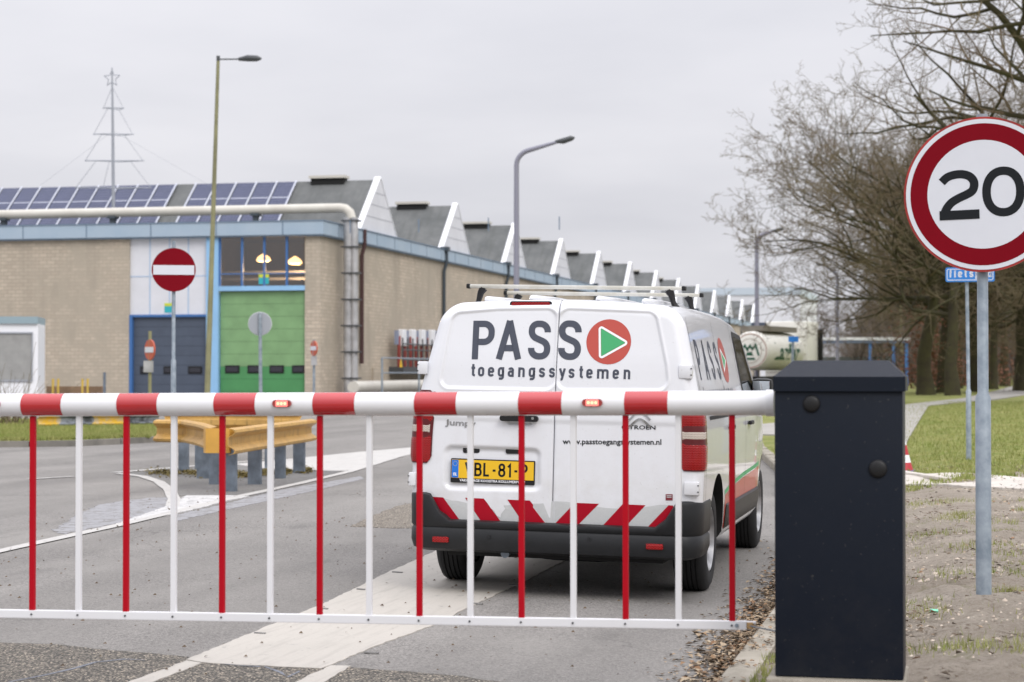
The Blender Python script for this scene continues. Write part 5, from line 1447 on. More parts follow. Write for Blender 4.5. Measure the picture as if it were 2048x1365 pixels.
tri = [Vector(lp(*k)) - cL_ for k in ((1202, 657), (1202.5, 713), (1251, 686))]
b = MB(); fill(b, [tuple(p) for p in tri], lambda u, v: lf(u, v, .0026)); b.build('green_triangle', M['film_green'], doorR, world=False, fix=False)
b = MB(); ctr = sum(tri, Vector((0, 0))) / 3; T2 = [ctr + (p - ctr) * 1.16 for p in tri]
ribbon(b, rounded([tuple(p) for p in T2], .012, True, 5), .0135, lambda u, v: lf(u, v, .0034), True, step=.03); b.build('triangle_outline', M['white_trim'], doorR, world=False, fix=False)
# chevron badge
b = MB()
for dy in (0, 15):
    for s in (-1, 1):
        P = [(1280 , 823 + dy), (1280 + s * 9, 828 + dy), (1280 + s * 21, 841 + dy * .93)]
        Q = [Vector(lp(*k)) for k in P]; ribbon(b, cr_spline([tuple(q) for q in Q], 4), .013, lambda u, v: rs(u, v, .008), step=.02)
b.build('chevron_badge', M['chrome'], doorR, world=False, fix=False)
# little sticker
b = MB(); fill(b, [lp(1331, 989), lp(1345, 989), lp(1345, 1001.5), lp(1331, 1001.5)], lambda u, v: rs(u, v, .002)); b.build('sticker', mat('maroon_sticker', (.18, .02, .03), .5), doorR, world=False, fix=False)
b = MB(); 
for y in (992, 995): ribbon(b, [lp(1333, y), lp(1343, y)], .005, lambda u, v: rs(u, v, .003))
b.build('sticker_print', M['haz_white'], doorR, world=False, fix=False)
# handle, plate, plate lamps
def slab(name, cx, cy, wpx, hpx, thick, m, par, r=.012, off=0, depth_in=.02, ang=0):
    a = Vector(lp(cx - wpx / 2, cy)); e = Vector(lp(cx + wpx / 2, cy + wpx * ang)); w = (e - a).length; k = w / wpx; c = (a + e) / 2; h = hpx * k; u = (e - a).normalized(); v_ = Vector((-u.y, u.x))
    y0 = rear_y(c.x, c.y) + rel1(c.x, c.y, -1 if c.x < 0 else 1) - off
    q = [tuple(p) for p in rounded([(-w / 2, -h / 2), (w / 2, -h / 2), (w / 2, h / 2), (-w / 2, h / 2)], r, True, 5)]
    b = MB()
    def fn(p, s, d): r_ = c + u * p + v_ * s; return (r_.x, y0 - d, r_.y)
    b.prism(q, thick + depth_in, lambda p, s, d: fn(p, s, d - depth_in))
    return b.build(name, m, par, world=False), fn, w, h, k
hd, *_ = slab('handle', 1040, 836, 76, 12, .032, M['black'], doorL, .018, ang=.03)
b = MB(); x, z = lp(1068, 837); b.tube([(x, rear_y(x, z) - .034, z), (x, rear_y(x, z) - .018, z)], .009, 14); b.build('lock', M['chrome'], doorL, world=False, smooth=True)
pf, fn, w, h, k = slab('plate_holder', 985, 941, 168, 47, .014, M['black'], doorL, .006, ang=.036)
b = MB(); b.prism([(-w / 2 + .006, -h / 2 + .030), (w / 2 - .006, -h / 2 + .030), (w / 2 - .006, h / 2 - .007), (-w / 2 + .006, h / 2 - .007)], .003, lambda p, s, d: fn(p, s, .0145 + d)); pl = b.build('number_plate', M['plate_yellow'], doorL, world=False)
zb0, zt0 = -h / 2 + .030, h / 2 - .007
b = MB(); b.prism([(-w / 2 + .008, zb0 + .002), (-w / 2 + .052, zb0 + .002), (-w / 2 + .052, zt0 - .002), (-w / 2 + .008, zt0 - .002)], .001, lambda p, s, d: fn(p, s, .0177 + d)); b.build('plate_flag', M['plate_blue'], doorL, world=False)
b = MB(); text(b, 'NL', -w / 2 + .018, -w / 2 + .044, zb0 + .014, .020, .0042, lambda p, s: fn(p, s, .019))
b.build('plate_country', M['white_trim'], doorL, world=False, fix=False)
b = MB()
for q in range(12):
    a = q * math.pi / 6; cx0, cz0 = -w / 2 + .030 + .014 * math.cos(a), zt0 - .026 + .014 * math.sin(a); b.add([fn(cx0 - .002, cz0, .019), fn(cx0, cz0 - .002, .019), fn(cx0 + .002, cz0, .019), fn(cx0, cz0 + .002, .019)], [(0, 1, 2, 3)])
b.build('plate_stars', mat('star_yellow', (.8, .6, .02), .5), doorL, world=False, fix=False)
b = MB(); hh_ = (zt0 - zb0) * .74; text(b, 'VBL-81-P', -w / 2 + .095, w / 2 - .045, zb0 + (zt0 - zb0 - hh_) / 2, hh_, .0135, lambda p, s: fn(p, s, .0185)); b.build('plate_number', M['sign_black'], doorL, world=False, fix=False)
v, f = bfont_mesh('VAKGARAGE KOOISTRA KOLLUMERPOMP', .018, .0004); mxx = max(p[0] for p in v); sc_ = (w * .78) / mxx
b = MB(); b.add([fn(p[0] * sc_ - w * .39, p[1] * sc_ - h / 2 + .009, .0152) for p in v], f); b.build('dealer_lettering', M['white_trim'], doorL, world=False, fix=False)
for cx0, cy0 in ((941, 900.5), (1027, 902)): slab('plate_lamp', cx0, cy0, 33, 12, .006, M['black'], doorL, .012, off=0)
# top brake lamp
bl, *_ = slab('brake_lamp', 1061, 608.5, 84, 11.5, .004, M['black'], doorL, .016)
slab('brake_lens', 1061, 608.5, 77, 7.5, .007, M['lens_red'], doorL, .011)
# hazard strips along the door bottoms
def on_rear_poly(px, m, name, par, off=.0016):
    b = MB(); P = [Vector(lp(*k)) for k in px]; fill(b, [tuple(p) for p in P], lambda u, v: rs(u, v, off)); return b.build(name, m, par, world=False, fix=False)
hb = lambda x: interp(x, [(860, 1043), (930, 1046), (1110, 1051), (1300, 1054), (1345, 1050)])
htp = lambda x: interp(x, [(860, 993), (1000, 999), (1110, 1003.5), (1345, 1011)])
on_rear_poly([(864, 994), (1107, 1003), (1107, 1060), (900, 1056), (880, 1035)], M['haz_white'], 'hazard_strip', doorL, .0012)
on_rear_poly([(1109, 1003), (1345, 1011), (1335, 1040), (1310, 1060), (1109, 1060)], M['haz_white'], 'hazard_strip', doorR, .0012)
for top0, top1, bot0, bot1 in ((862, 887, 892, 930), (930, 968, 974, 1014), (1015, 1060, 1056, 1105)):
    if top0 == 862: px = [(862, 994), (886, 995.5), (932, 1058), (885, 1058), (870, 1030)]
    else: px = [(top0, htp(top0)), (top1, htp(top1)), (bot1, 1060), (bot0, 1060)]
    on_rear_poly(px, M['haz_red'], 'hazard_stripe', doorL, .0021)
for px in ([(1150, 1006), (1198, 1008), (1147, 1060), (1110, 1060), (1110, 1048)], [(1245, 1009), (1291, 1011), (1245, 1060), (1198, 1060)], [(1337, 1011), (1346, 1012), (1346, 1030), (1336, 1060), (1290, 1060)]):
    on_rear_poly(px, M['haz_red'], 'hazard_stripe', doorR, .0021)
on_rear_poly([(968, 998), (1001, 1000), (1011, 1018), (1003, 1028), (1001, 1036), (994, 1032), (989, 1023), (982, 1017), (976, 1008)], M['van_white'], 'peeled_patch', doorL, .0027)
# hinges
for px, py, w_, h_, d in ((848, 736, 21, 27, doorL), (826, 958, 15, 28, doorL), (1373, 744, 27, 28, doorR), (1385, 977, 30, 27, doorR)):
    p = vy_(px, py, .10 if py < 800 else .05); p.y = rear_y(math.copysign(min(abs(p.x), ws(p.z) - .03), p.x), p.z) + .012; b = MB(); b.box(p, (w_ * .0032, .07, h_ * .0031), bev=.012); b.build('hinge', M['van_white'], d, world=False, smooth=True)
    b = MB()
    for dz in (-.02, .02): b.box(p + Vector(((1 if px > 1100 else -1) * w_ * .0014, -.036, dz)), (.010, .004, .006))
    b.build('hinge_pin', M['dark'], d, world=False)['kind'] = 'stuff'
# --- tail lamps (wrap round the corner)
def lamp_pt(side, q, z, off):
    """q metres from the inner edge outward, then forward along the side"""
    W_ = ws(z); inner = W_ - .150; L1 = .150 - RR; arc = RR * math.pi / 2
    if q < L1: x, y, nx, ny = inner + q, rake(z) + .018, 0, -1
    elif q < L1 + arc: a = (q - L1) / RR; x = W_ - RR + RR * math.sin(a); y = rake(z) + .018 + RR - RR * math.cos(a); nx, ny = math.sin(a), -math.cos(a)
    else: x, y, nx, ny = W_, rake(z) + .018 + RR + (q - L1 - arc), 1, 0
    return (side * (x + nx * off), y + ny * off, z)
QT = .150 - RR + RR * math.pi / 2 + .10
for side in (-1, 1):
    def patch(z0, z1, q0, q1, off, mm, name, par, rz=.02, bulge=.006):
        b = MB(); nu, nv = 22, 10
        def f_(u, v):
            t = v; z = lerp(z0, z1, t); cut = 0
            ez = min(t, 1 - t) * (z1 - z0)
            if ez < rz: cut = rz - math.sqrt(max(0, rz * rz - (rz - ez) ** 2))
            q = lerp(q0 + cut, q1 - cut * .7, u); bb_ = bulge * min(1, 6 * min(u, 1 - u)) * min(1, 5 * min(v, 1 - v))
            return lamp_pt(side, q, z, off + bb_)
        b.grid(nu, nv, f_); bot = len(b.v)
        return b.build(name, mm, par, smooth='all', world=False)
    tl_ = patch(.83, 1.30, 0, QT, .003, mat('dark_red_housing', (.09, .004, .006), .3) if side < 0 else bpy.data.materials['dark_red_housing'], 'tail_lamp', van, .03)
    patch(1.094, 1.29, .008, QT - .012, .006, M['lens_red'], 'red_lens', tl_)
    patch(1.022, 1.084, .020, QT - .05, .006, M['lens_clear'], 'clear_lens', tl_, .01, .004)
    patch(.838, 1.012, .008, QT - .012, .006, M['lens_red'], 'red_lens', tl_)
# --- bumper
def bump_path():
    P = []
    for t in (0, .1, .2, .3): P.append((.955 - .0 * t, .44 - t))
    for k in range(1, 9): a = k / 8 * math.pi / 2; P.append((.955 - .16 + .16 * math.cos(a), .14 - .18 * math.sin(a)))
    for k in range(1, 13): P.append((.795 * (1 - k / 12), -.04 - .025 * (1 - (1 - k / 12) ** 2)))
    return P
P = bump_path(); full = P + [(-x, y) for x, y in P[-2::-1]]
def bump_top(x, y):
    ax = abs(x)
    return .475 + .165 * sstep((ax - .68) / .13) if y < .3 else .475 + .165
b = MB(); prof_n = 10
for i, (x, y) in enumerate(full):
    x0, y0_ = full[max(i - 1, 0)]; x1, y1_ = full[min(i + 1, len(full) - 1)]; d = Vector((x1 - x0, y1_ - y0_)).normalized(); o = Vector((d.y, -d.x))   # outward?
    if o.dot(Vector((x, y - .5))) < 0: o = -o
    zt_ = bump_top(x, y); hi = zt_ > .5
    inn = .085 if not hi else .03
    for (a, z) in ((-inn, zt_ + .004), (-.02, zt_), (-.004, zt_ - .006), (.0, zt_ - .02), (-.004, .44), (-.016, .425), (-.006, .41), (-.004, .34), (-.02, .29), (-.08, .27)):
        b.v.append((x + o.x * a, y + o.y * a, min(z, zt_ + .004)))
for i in range(len(full) - 1):
    for k in range(prof_n - 1): b.f.append((i * prof_n + k, (i + 1) * prof_n + k, (i + 1) * prof_n + k + 1, i * prof_n + k + 1)); b.m.append(0)
bmp = b.build('rear_bumper', M['bumper'], van, smooth=True, world=False)
for cxp, cyp in ((881, 1079.5), (1309, 1094)):
    p = vy_(cxp, cyp, -.045); yy = -.04 - .025 * (1 - (abs(p.x) / .795) ** 2); b = MB(); b.box((p.x, yy + .006, p.z), (.108, .03, .037), bev=.008); b.build('reflector', M['lens_red'], bmp, world=False, smooth=True)
for cxp, cyp in ((847, 1050), (980, 1073), (1180, 1078), (1388, 1044)):
    p = vy_(cxp, cyp, -.03); b = MB(); yy = -.04 - .02 if abs(p.x) < .79 else .0
    if abs(p.x) < .79: b.tube([(p.x, -.062, p.z), (p.x, -.04, p.z)], .012, 14); b.build('parking_sensor', M['bumper'], bmp, world=False, smooth=True)
b = MB(); b.bb((-.86, .08, .33), (.86, .5, .50)); b.bb((-.7, .1, .24), (.7, 4.0, .32)); b.build('underbody', M['dark'], van, world=False)
b = MB(); b.tube([(-.7, AXR, .26), (-.5, AXR, .24), (-.15, AXR, .21), (.15, AXR, .21), (.5, AXR, .24), (.7, AXR, .26)], .055, 10); b.build('rear_axle', M['black'], van, world=False, smooth=True)
b = MB(); b.tube([(-.35, .25, .30), (-.30, .05, .275), (-.30, -.0, .27)], .028, 10); b.build('exhaust', M['galv_dull'], van, world=False, smooth=True)
# --- wheels
def wheel(side, ya):
    w = bpy.data.objects.new('wheel', None); COL.objects.link(w); w.parent = van; w.location = (side * .80, ya, TR - .004)
    b = MB(); pr = [(-.105, .215), (-.112, .26), (-.108, .30), (-.092, .33), (-.07, .342)]
    for g in (-.045, -.015, .015, .045): pr += [(g - .010, .344), (g - .005, .344), (g - .004, .334), (g + .004, .334), (g + .005, .344)]
    pr += [(.07, .342), (.092, .33), (.108, .30), (.112, .26), (.105, .215)]
    n = 72
    for k in range(n):
        a = 2 * math.pi * k / n
        for x, r_ in pr: b.v.append((x, r_ * math.cos(a), r_ * math.sin(a)))
    m = len(pr)
    for k in range(n):
        for j in range(m - 1): b.f.append((k * m + j, ((k + 1) % n) * m + j, ((k + 1) % n) * m + j + 1, k * m + j + 1)); b.m.append(0)
    b.build('tyre', M['tyre'], w, world=False, smooth=True)
    b = MB(); s = side
    pr = [(.100, .216), (.104, .205), (.085, .195), (.070, .17), (.078, .10), (.088, .05), (.088, .0)]
    for k in range(n):
        a = 2 * math.pi * k / n; sp = .5 + .5 * math.cos(a * 8)
        for x, r_ in pr: dd = -.030 * (1 - sp) ** 2 if .09 < r_ < .18 else 0; b.v.append((s * (x + dd), r_ * math.cos(a), r_ * math.sin(a)))
    m = len(pr)
    for k in range(n):
        for j in range(m - 1): b.f.append((k * m + j, ((k + 1) % n) * m + j, ((k + 1) % n) * m + j + 1, k * m + j + 1)); b.m.append(0)
    b.build('rim', M['rim'], w, world=False, smooth=True)
    b = MB(); b.tube([(-s * .10, 0, 0), (s * .06, 0, 0)], .20, 24); b.build('hub', M['dark'], w, world=False)
for s in (-1, 1):
    for ya in (AXR, AXF): wheel(s, ya)
# --- side furniture, both sides
def side_pt(s, y, z, off=.003): return (s * (ws(z) * wt(y) + off), y, z)
def side_patch(s, corners, name, m, par, off=.003, nu=14, nv=10, r=0):
    """corners (y,z): rear-bottom, front-bottom, front-top, rear-top"""
    A, B_, C_, D_ = [Vector(c) for c in corners]; b = MB()
    def f_(u, v): p = A.lerp(B_, u).lerp(D_.lerp(C_, u), v); return side_pt(s, p.x, p.y, off)
    b.grid(nu, nv, f_); return b.build(name, m, par, smooth='all', world=False)
def side_poly(s, P, name, m, par, off=.003):
    b = MB(); fill(b, P, lambda u, v: side_pt(s, u, v, off)); return b.build(name, m, par, world=False, fix=False)
for s in (-1, 1):
    # cab window with black surround
    side_poly(s, [tuple(p) for p in rounded([(2.62, 1.18), (3.78, 1.20), (3.66, 1.34), (3.28, 1.735), (2.68, 1.76)], .05, True, 5)], 'cab_window_surround', M['black'], van, .002)
    side_poly(s, [tuple(p) for p in rounded([(2.68, 1.22), (3.68, 1.24), (3.58, 1.35), (3.24, 1.70), (2.73, 1.72)], .04, True, 5)], 'cab_window', M['glass_dark'], van, .004)
    b = MB()
    for P in ([(2.56, .42), (2.56, 1.84)], [(1.50, .42), (1.50, 1.80)], [(3.75, .8), (3.72, 1.2)], [(.20, .55), (.205, 1.80)]):
        Q = [P[0], P[1]]; ribbon(b, Q, .006, lambda u, v: side_pt(s, u, v, .0015), step=.06)
    b.build('door_gap', M['dark'], van, world=False, fix=False)
    b = MB(); K = 30
    pts = [side_pt(s, lerp(.42, 1.5, k / K), 1.16, .001) for k in range(K + 1)]
    ribbon(b, [(.42, 1.155), (1.52, 1.155)], .024, lambda u, v: side_pt(s, u, v, .002), step=.08); b.build('slider_rail', M['dark'], van, world=False, fix=False)
    for yy in (1.42, 2.70): 
        b = MB(); p = Vector(side_pt(s, yy + .09, 1.07, .02)); b.box(p, (.03, .19, .032), bev=.012); b.build('door_handle', M['black'], van, world=False, smooth=True)
    # rub strip between the wheels
    b = MB(); PR = [(0, .54), (.022, .53), (.026, .45), (.02, .39), (0, .37)]
    for k in range(25):
        y = lerp(AXR + .50, AXF - .50, k / 24); f_ = 1 if 0 < k < 24 else .3
        for o_, z in PR: b.v.append(side_pt(s, y + (.07 if k == 0 else 0) * (z - .45) * 4, z, o_ * f_ + .001))
    for k in range(24):
        for j in range(4): b.f.append((k * 5 + j, (k + 1) * 5 + j, (k + 1) * 5 + j + 1, k * 5 + j + 1)); b.m.append(0)
    b.build('rub_strip', M['bumper'], van, world=False, smooth=True)
    # vinyl wrap: red swoosh with thin green line
    b = MB(); side_z = lambda y: interp(y, [(1.25, .60), (1.6, .635), (2.4, .67), (3.7, .70)])
    def zlo(y): return .38
    def f_(u, v): y = lerp(1.31, 3.68, u); return side_pt(s, y, lerp(zlo(y), side_z(y), v), .0012)
    b.grid(30, 8, f_); b.build('red_wrap', M['film_red'], van, smooth='all', world=False)
    b = MB(); b.grid(30, 2, lambda u, v: side_pt(s, lerp(1.28, 3.68, u), side_z(lerp(1.28, 3.68, u)) + .008 + .03 * v, .0014)); b.build('green_stripe', M['film_green'], van, smooth='all', world=False)
    b = MB()
    for (x0, z0, x1, z1) in ((1.9, .62, 1.9, .74), (2.1, .62, 2.5, .66), (2.1, .70, 2.6, .74)): pass
    if s > 0:
        [(lambda b: (text(b, c_, x_, x_ + .2, 1.40, .26, .042, lambda u, v: side_pt(1, u, v, .002), step=.03, starts=[x_]), b.build('side_letter', M['film_grey'], van, world=False, fix=False)))(MB()) for c_, x_ in zip('PASS', (.36, .70, 1.04, 1.36))]
        b = MB(); text(b, 'toegangssystemen', .36, 2.02, 1.27, .085, .017, lambda u, v: side_pt(1, u, v, .002), step=.03); b.build('side_lettering', M['film_grey'], van, world=False, fix=False)['kind'] = 'stuff'
        side_poly(1, [(1.82 + .2 * math.cos(a * math.pi / 16), 1.535 + .16 * math.sin(a * math.pi / 16)) for a in range(32)], 'side_logo', M['film_red'], van, .002)
        side_poly(1, [(1.73, 1.445), (1.96, 1.535), (1.73, 1.625)], 'side_triangle', M['white_trim'], van, .003); side_poly(1, [(1.755, 1.475), (1.915, 1.535), (1.755, 1.595)], 'side_triangle', M['film_green'], van, .004)
    # mirror
    mr = MB(); c = Vector((s * .985, 3.40, 1.29)); mr.box(c, (.17, .10, .23), bev=.045); mo = mr.build('door_mirror', M['black'], van, world=False, smooth=True)
    b = MB(); b.box(c + Vector((-s * .005, -.052, 0)), (.135, .01, .185), Matrix.Rotation(s * R(0), 3, 'Z'), bev=.02) ; b.build('mirror_glass', M['mirror'], mo, world=False, smooth=True)
    b = MB(); b.box(c + Vector((-s * .08, 0, -.09)), (.14, .07, .06), bev=.02); b.build('mirror_arm', M['black'], mo, world=False, smooth=True)
    b = MB(); b.box(c + Vector((0, .05, .06)), (.165, .09, .10), bev=.04); b.build('mirror_cap', M['black'], mo, world=False, smooth=True)
    # head lamps
    b = MB(); b.grid(6, 4, lambda u, v: (s * (ws(.85) * wt(lerp(4.45, 4.86, u)) + .004), lerp(4.45, 4.86, u), lerp(.76, .96, v) - .06 * u)); b.build('headlight', M['lens_clear'], van, world=False, smooth='all')
# windscreen and grille
b = MB(); b.grid(14, 10, lambda u, v: ((u - .5) * 1.42 * lerp(1.0, .9, v), lerp(4.12, 3.47, v), ht(lerp(4.12, 3.47, v)) - .05 * ((u - .5) * 2) ** 2 + .008)); b.build('windscreen', M['glass_dark'], van, world=False, smooth='all')
b = MB(); b.bb((-.55, 4.90, .38), (.55, 4.985, .56), bev=.02); b.build('grille', M['black'], van, world=False)
b = MB(); b.bb((-.78, 4.75, .28), (.78, 4.95, .38), bev=.03); b.build('front_bumper', M['bumper'], van, world=False)
# --- roof: raised ribs and bars
b = MB()
for s in (-1, 1):
    for x in (.22, .52):
        P = [(s * x, y, ht(y) - CROWN * (x / .8) ** 2 + .004) for y in (.25, .3, 1.0, 2.0, 2.9, 2.95)]; b.tube(P, [.004, .022, .022, .022, .022, .004], 8)
b.build('roof_rib', M['van_white'], van, world=False, smooth='all')
for (p0, p1, pd0, yl, hz_) in (((938, 573.5), (1368, 577), None, 1.05, .04), ((1012, 587), (1403, 590.5), None, 2.40, .04)):
    A = vy_(*p0, yl); B_ = vy_(*p1, yl)
    z = (A.z + B_.z) / 2; A.z = z; B_.z = z
    br = bpy.data.objects.new('roof_bar', None); COL.objects.link(br); br.parent = van
    b = MB(); b.box((A + B_) / 2, ((B_ - A).length, .05, .027), bev=.011); b.build('bar', mat('aluminium_bar', (.62, .62, .59), .38, metal=.3, noise_amt=.7, noise_scale=7, col2=(.42, .39, .30)) if 'aluminium_bar' not in bpy.data.materials else bpy.data.materials['aluminium_bar'], br, world=False, smooth=True)
    for e_ in (A, B_): b = MB(); b.box(e_, (.03, .054, .034), bev=.01); b.build('end_cap', M['black'], br, world=False, smooth=True)
    for k, e in enumerate((A, B_)):
        s = -1 if k == 0 else 1; x = e.x - s * .105; zr = ht(yl) - CROWN * (x / .8) ** 2 - .03; b = MB()
        b.tube([(x, yl, z - .012), (x + s * .02, yl, z - .045), (x + s * .035, yl, lerp(z, zr, .7)), (x + s * .06, yl, zr)], [.030, .024, .018, .024], 8); b.build('foot', M['black'], br, world=False, smooth=True)

# ================================================================== TANKER LORRY
TD = 104
tk = empty('tanker_lorry', (*atD(1560, 745, TD).xy, 0), 'cream tanker lorry with green lettering parked beyond the van', 'lorry')
cream = mat('cream_paint', (.88, .865, .80), .4, noise_amt=.1, noise_scale=1); dkg = mat('dark_green_print', (.01, .10, .055), .5)
tb = atD(1503, 702, TD); rT = 39 * TD / F * 1.0
# axis runs away to the right and towards the back
ax = Vector((math.sin(R(13)), math.cos(R(13)), 0)); ex = Vector((ax.y, -ax.x, 0))
LT = 5.9
b = MB(); b.tube([tb - ax * .25, tb - ax * .15, tb, tb + ax * LT, tb + ax * (LT + .2)], [rT * .55, rT * .92, rT, rT, rT * .9], 40); b.build('tank', cream, tk, smooth=True)
b = MB()
for k in range(7): p = tb + ax * (.2 + k * .95); b.tube([p, p + ax * .08], rT * 1.012, 40)
b.build('tank_band', cream, tk, smooth=True)
b = MB()
zt_ = tb.z + rT
b.add([Vector((*(tb + ax * .2 - ex * .7).xy, zt_ + .02)), Vector((*(tb + ax * .2 + ex * .7).xy, zt_ + .02)), Vector((*(tb + ax * (LT - .2) + ex * .7).xy, zt_ + .02)), Vector((*(tb + ax * (LT - .2) - ex * .7).xy, zt_ + .02)),
       Vector((*(tb + ax * .2 - ex * .7).xy, zt_ + .3)), Vector((*(tb + ax * .2 + ex * .7).xy, zt_ + .3)), Vector((*(tb + ax * (LT - .2) + ex * .7).xy, zt_ + .3)), Vector((*(tb + ax * (LT - .2) - ex * .7).xy, zt_ + .3))],
      [(0, 1, 2, 3), (4, 5, 6, 7), (0, 1, 5, 4), (1, 2, 6, 5), (2, 3, 7, 6), (3, 0, 4, 7)]); b.build('walkway', mat('walkway_grey', (.22, .20, .17), .7), tk)
# emblem on the tank end
def te(u, v, off=.26): return tb - ax * off + ex * u + Vector((0, 0, v))
b = MB(); ribbon(b, disc_pts(rT * .62, 36), .03, lambda u, v: te(u, v), True); b.build('emblem_ring', mat('emblem_brown', (.35, .28, .22), .6), tk, fix=False)
b = MB(); ribbon(b, disc_pts(rT * .86, 36), .05, lambda u, v: te(u, v, .19), True); b.build('seal_ring', mat('seal_red', (.42, .25, .20), .6), tk, fix=False)
b = MB(); s = rT * .5
b.add([te(*k) for k in ((-s * .55, -s * .95), (s * .6, -s * .95), (s * .15, -s * .1), (-s * .35, -s * .2))], [(0, 1, 2, 3)])
for P in ([(-s, -s * .1), (-s * .55, s * .55), (-s * .2, -s * .05)], [(-s * .3, s * .1), (0, s * .5), (s * .3, s * .1)], [(s * .25, s * .1), (s * .6, s * .6), (s * .95, -s * .5)]): ribbon(b, P, s * .22, lambda u, v: te(u, v))
b.build('emblem', dkg, tk, fix=False)
b = MB(); b.add([te(*k, .27) for k in ((-s * .5, -s * .7), (s * .5, -s * .72), (s * .5, -s * .55), (-s * .3, -s * .5))], [(0, 1, 2, 3)]); b.build('emblem_band', cream, tk, fix=False)
# lettering on the visible flank
def tf(u, v): a = v / rT; q = tb + ax * u + ex * (rT * 1.015 * math.cos(a)) + Vector((0, 0, rT * 1.015 * math.sin(a))); return q
v, f = bfont_mesh('Lanfer', 1.25, .04); mxx = max(p[0] for p in v); b = MB(); b.add([tf(p[0] / mxx * 4.3 + .9, p[1] - .45) for p in v], f); b.build('tank_lettering', dkg, tk, fix=False)
# tractor cab beyond the tank
cb0 = atD(1584, 700, TD + 7.2); cz0, cz1 = .6, atD(1610, 643, TD + 6.2).z
Mx = Matrix((ex, ax, Vector((0, 0, 1)))).transposed()
b = MB(); b.box(Vector((cb0.x, cb0.y, (cz0 + cz1) / 2)), (2.5, 2.2, cz1 - cz0), Mx, bev=.12); cabo = b.build('cab', cream, tk, smooth=True)
b = MB()
for k in range(5): b.box(Vector((cb0.x, cb0.y, cz0 + .8 + k * .5)) - ax * 1.11, (2.3, .03, .04), Mx)
b.build('cab_panel_line', mat('cab_line', (.42, .39, .32), .6), cabo)
b = MB(); b.box(Vector((cb0.x, cb0.y, cz1 - .35)) - ax * .9 - ex * 1.6, (.9, .5, .6), Mx, bev=.04); b.build('dark_box', M['navy_door'], tk)
b = MB(); q = cb0 + ex * 1.38 + ax * .9; b.box(Vector((q.x, q.y, 2.9)), (.30, .2, 1.9), Mx, bev=.08); b.build('cab_mirror', M['black'], tk, smooth=True)
for k in (0.9, 2.1, 3.3, LT + 1.0):
    for s in (-1, 1):
        q = tb + ax * k + ex * s * 1.05; b = MB(); b.tube([Vector((q.x, q.y, .5)) - ex * .15, Vector((q.x, q.y, .5)) + ex * .15], .5, 24); b.build('wheel', M['tyre'], tk, smooth=True)
b = MB(); q = tb + ax * 3.4; b.box(Vector((q.x, q.y, 1.0)), (1.1, 8.0, .35), Mx); b.build('chassis', M['black'], tk)
# blue and red information sign post near the lorry
D = 70; p = atD(1584, 760, D); sp = empty('sign_post', (p.x, p.y, 0), 'thin grey post with small blue sign in front of the tanker', 'sign')
b = MB(); t = atD(1586, 672, D); b.tube([(p.x, p.y, 0), (t.x, t.y, t.z)], .05, 8); b.build('post', M['galv'], sp, smooth=True)
b = MB(); t = atD(1587, 679, D); b.box(t + Vector((-.05, -.08, 0)), (.24, .03, .20)); b.box(t + Vector((.12, -.08, 0)), (.12, .03, .20)); b.build('sign_plate', M['sign_blue'], sp)
# canopy with blue posts
D = 150; a, e = atD(1632, 678, D), atD(1820, 678, D); cp = empty('canopy', ((a.x + e.x) / 2, (a.y + e.y) / 2, 0), 'long flat white canopy on blue posts near the trees', 'canopy')
dv = (e - a); dv.z = 0; L = dv.length; dv.normalize(); nv_ = Vector((-dv.y, dv.x, 0)); Mc = Matrix((dv, nv_, Vector((0, 0, 1)))).transposed()
c = (a + e) / 2 + nv_ * 2
b = MB(); b.box(Vector((c.x, c.y, a.z)), (L, 4, .22), Mc); b.build('roof', M['white_trim'], cp)
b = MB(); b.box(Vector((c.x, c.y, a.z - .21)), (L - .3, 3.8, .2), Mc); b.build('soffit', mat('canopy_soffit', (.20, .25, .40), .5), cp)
for px in (1640, 1742, 1789, 1815):
    q = atD(px, 700, D) + nv_ * .4; b = MB(); b.box(Vector((q.x, q.y, a.z / 2 - .2)), (.2, .2, a.z), Mc); b.build('post', mat('canopy_blue', (.10, .28, .70), .5) if px == 1640 else bpy.data.materials['canopy_blue'], cp)
b = MB(); q = (a + e) / 2 + nv_ * 4; b.box(Vector((q.x, q.y, 1.4)), (L * .8, .1, 2.4), Mc); b.build('back_screen', M['sign_back'], cp)

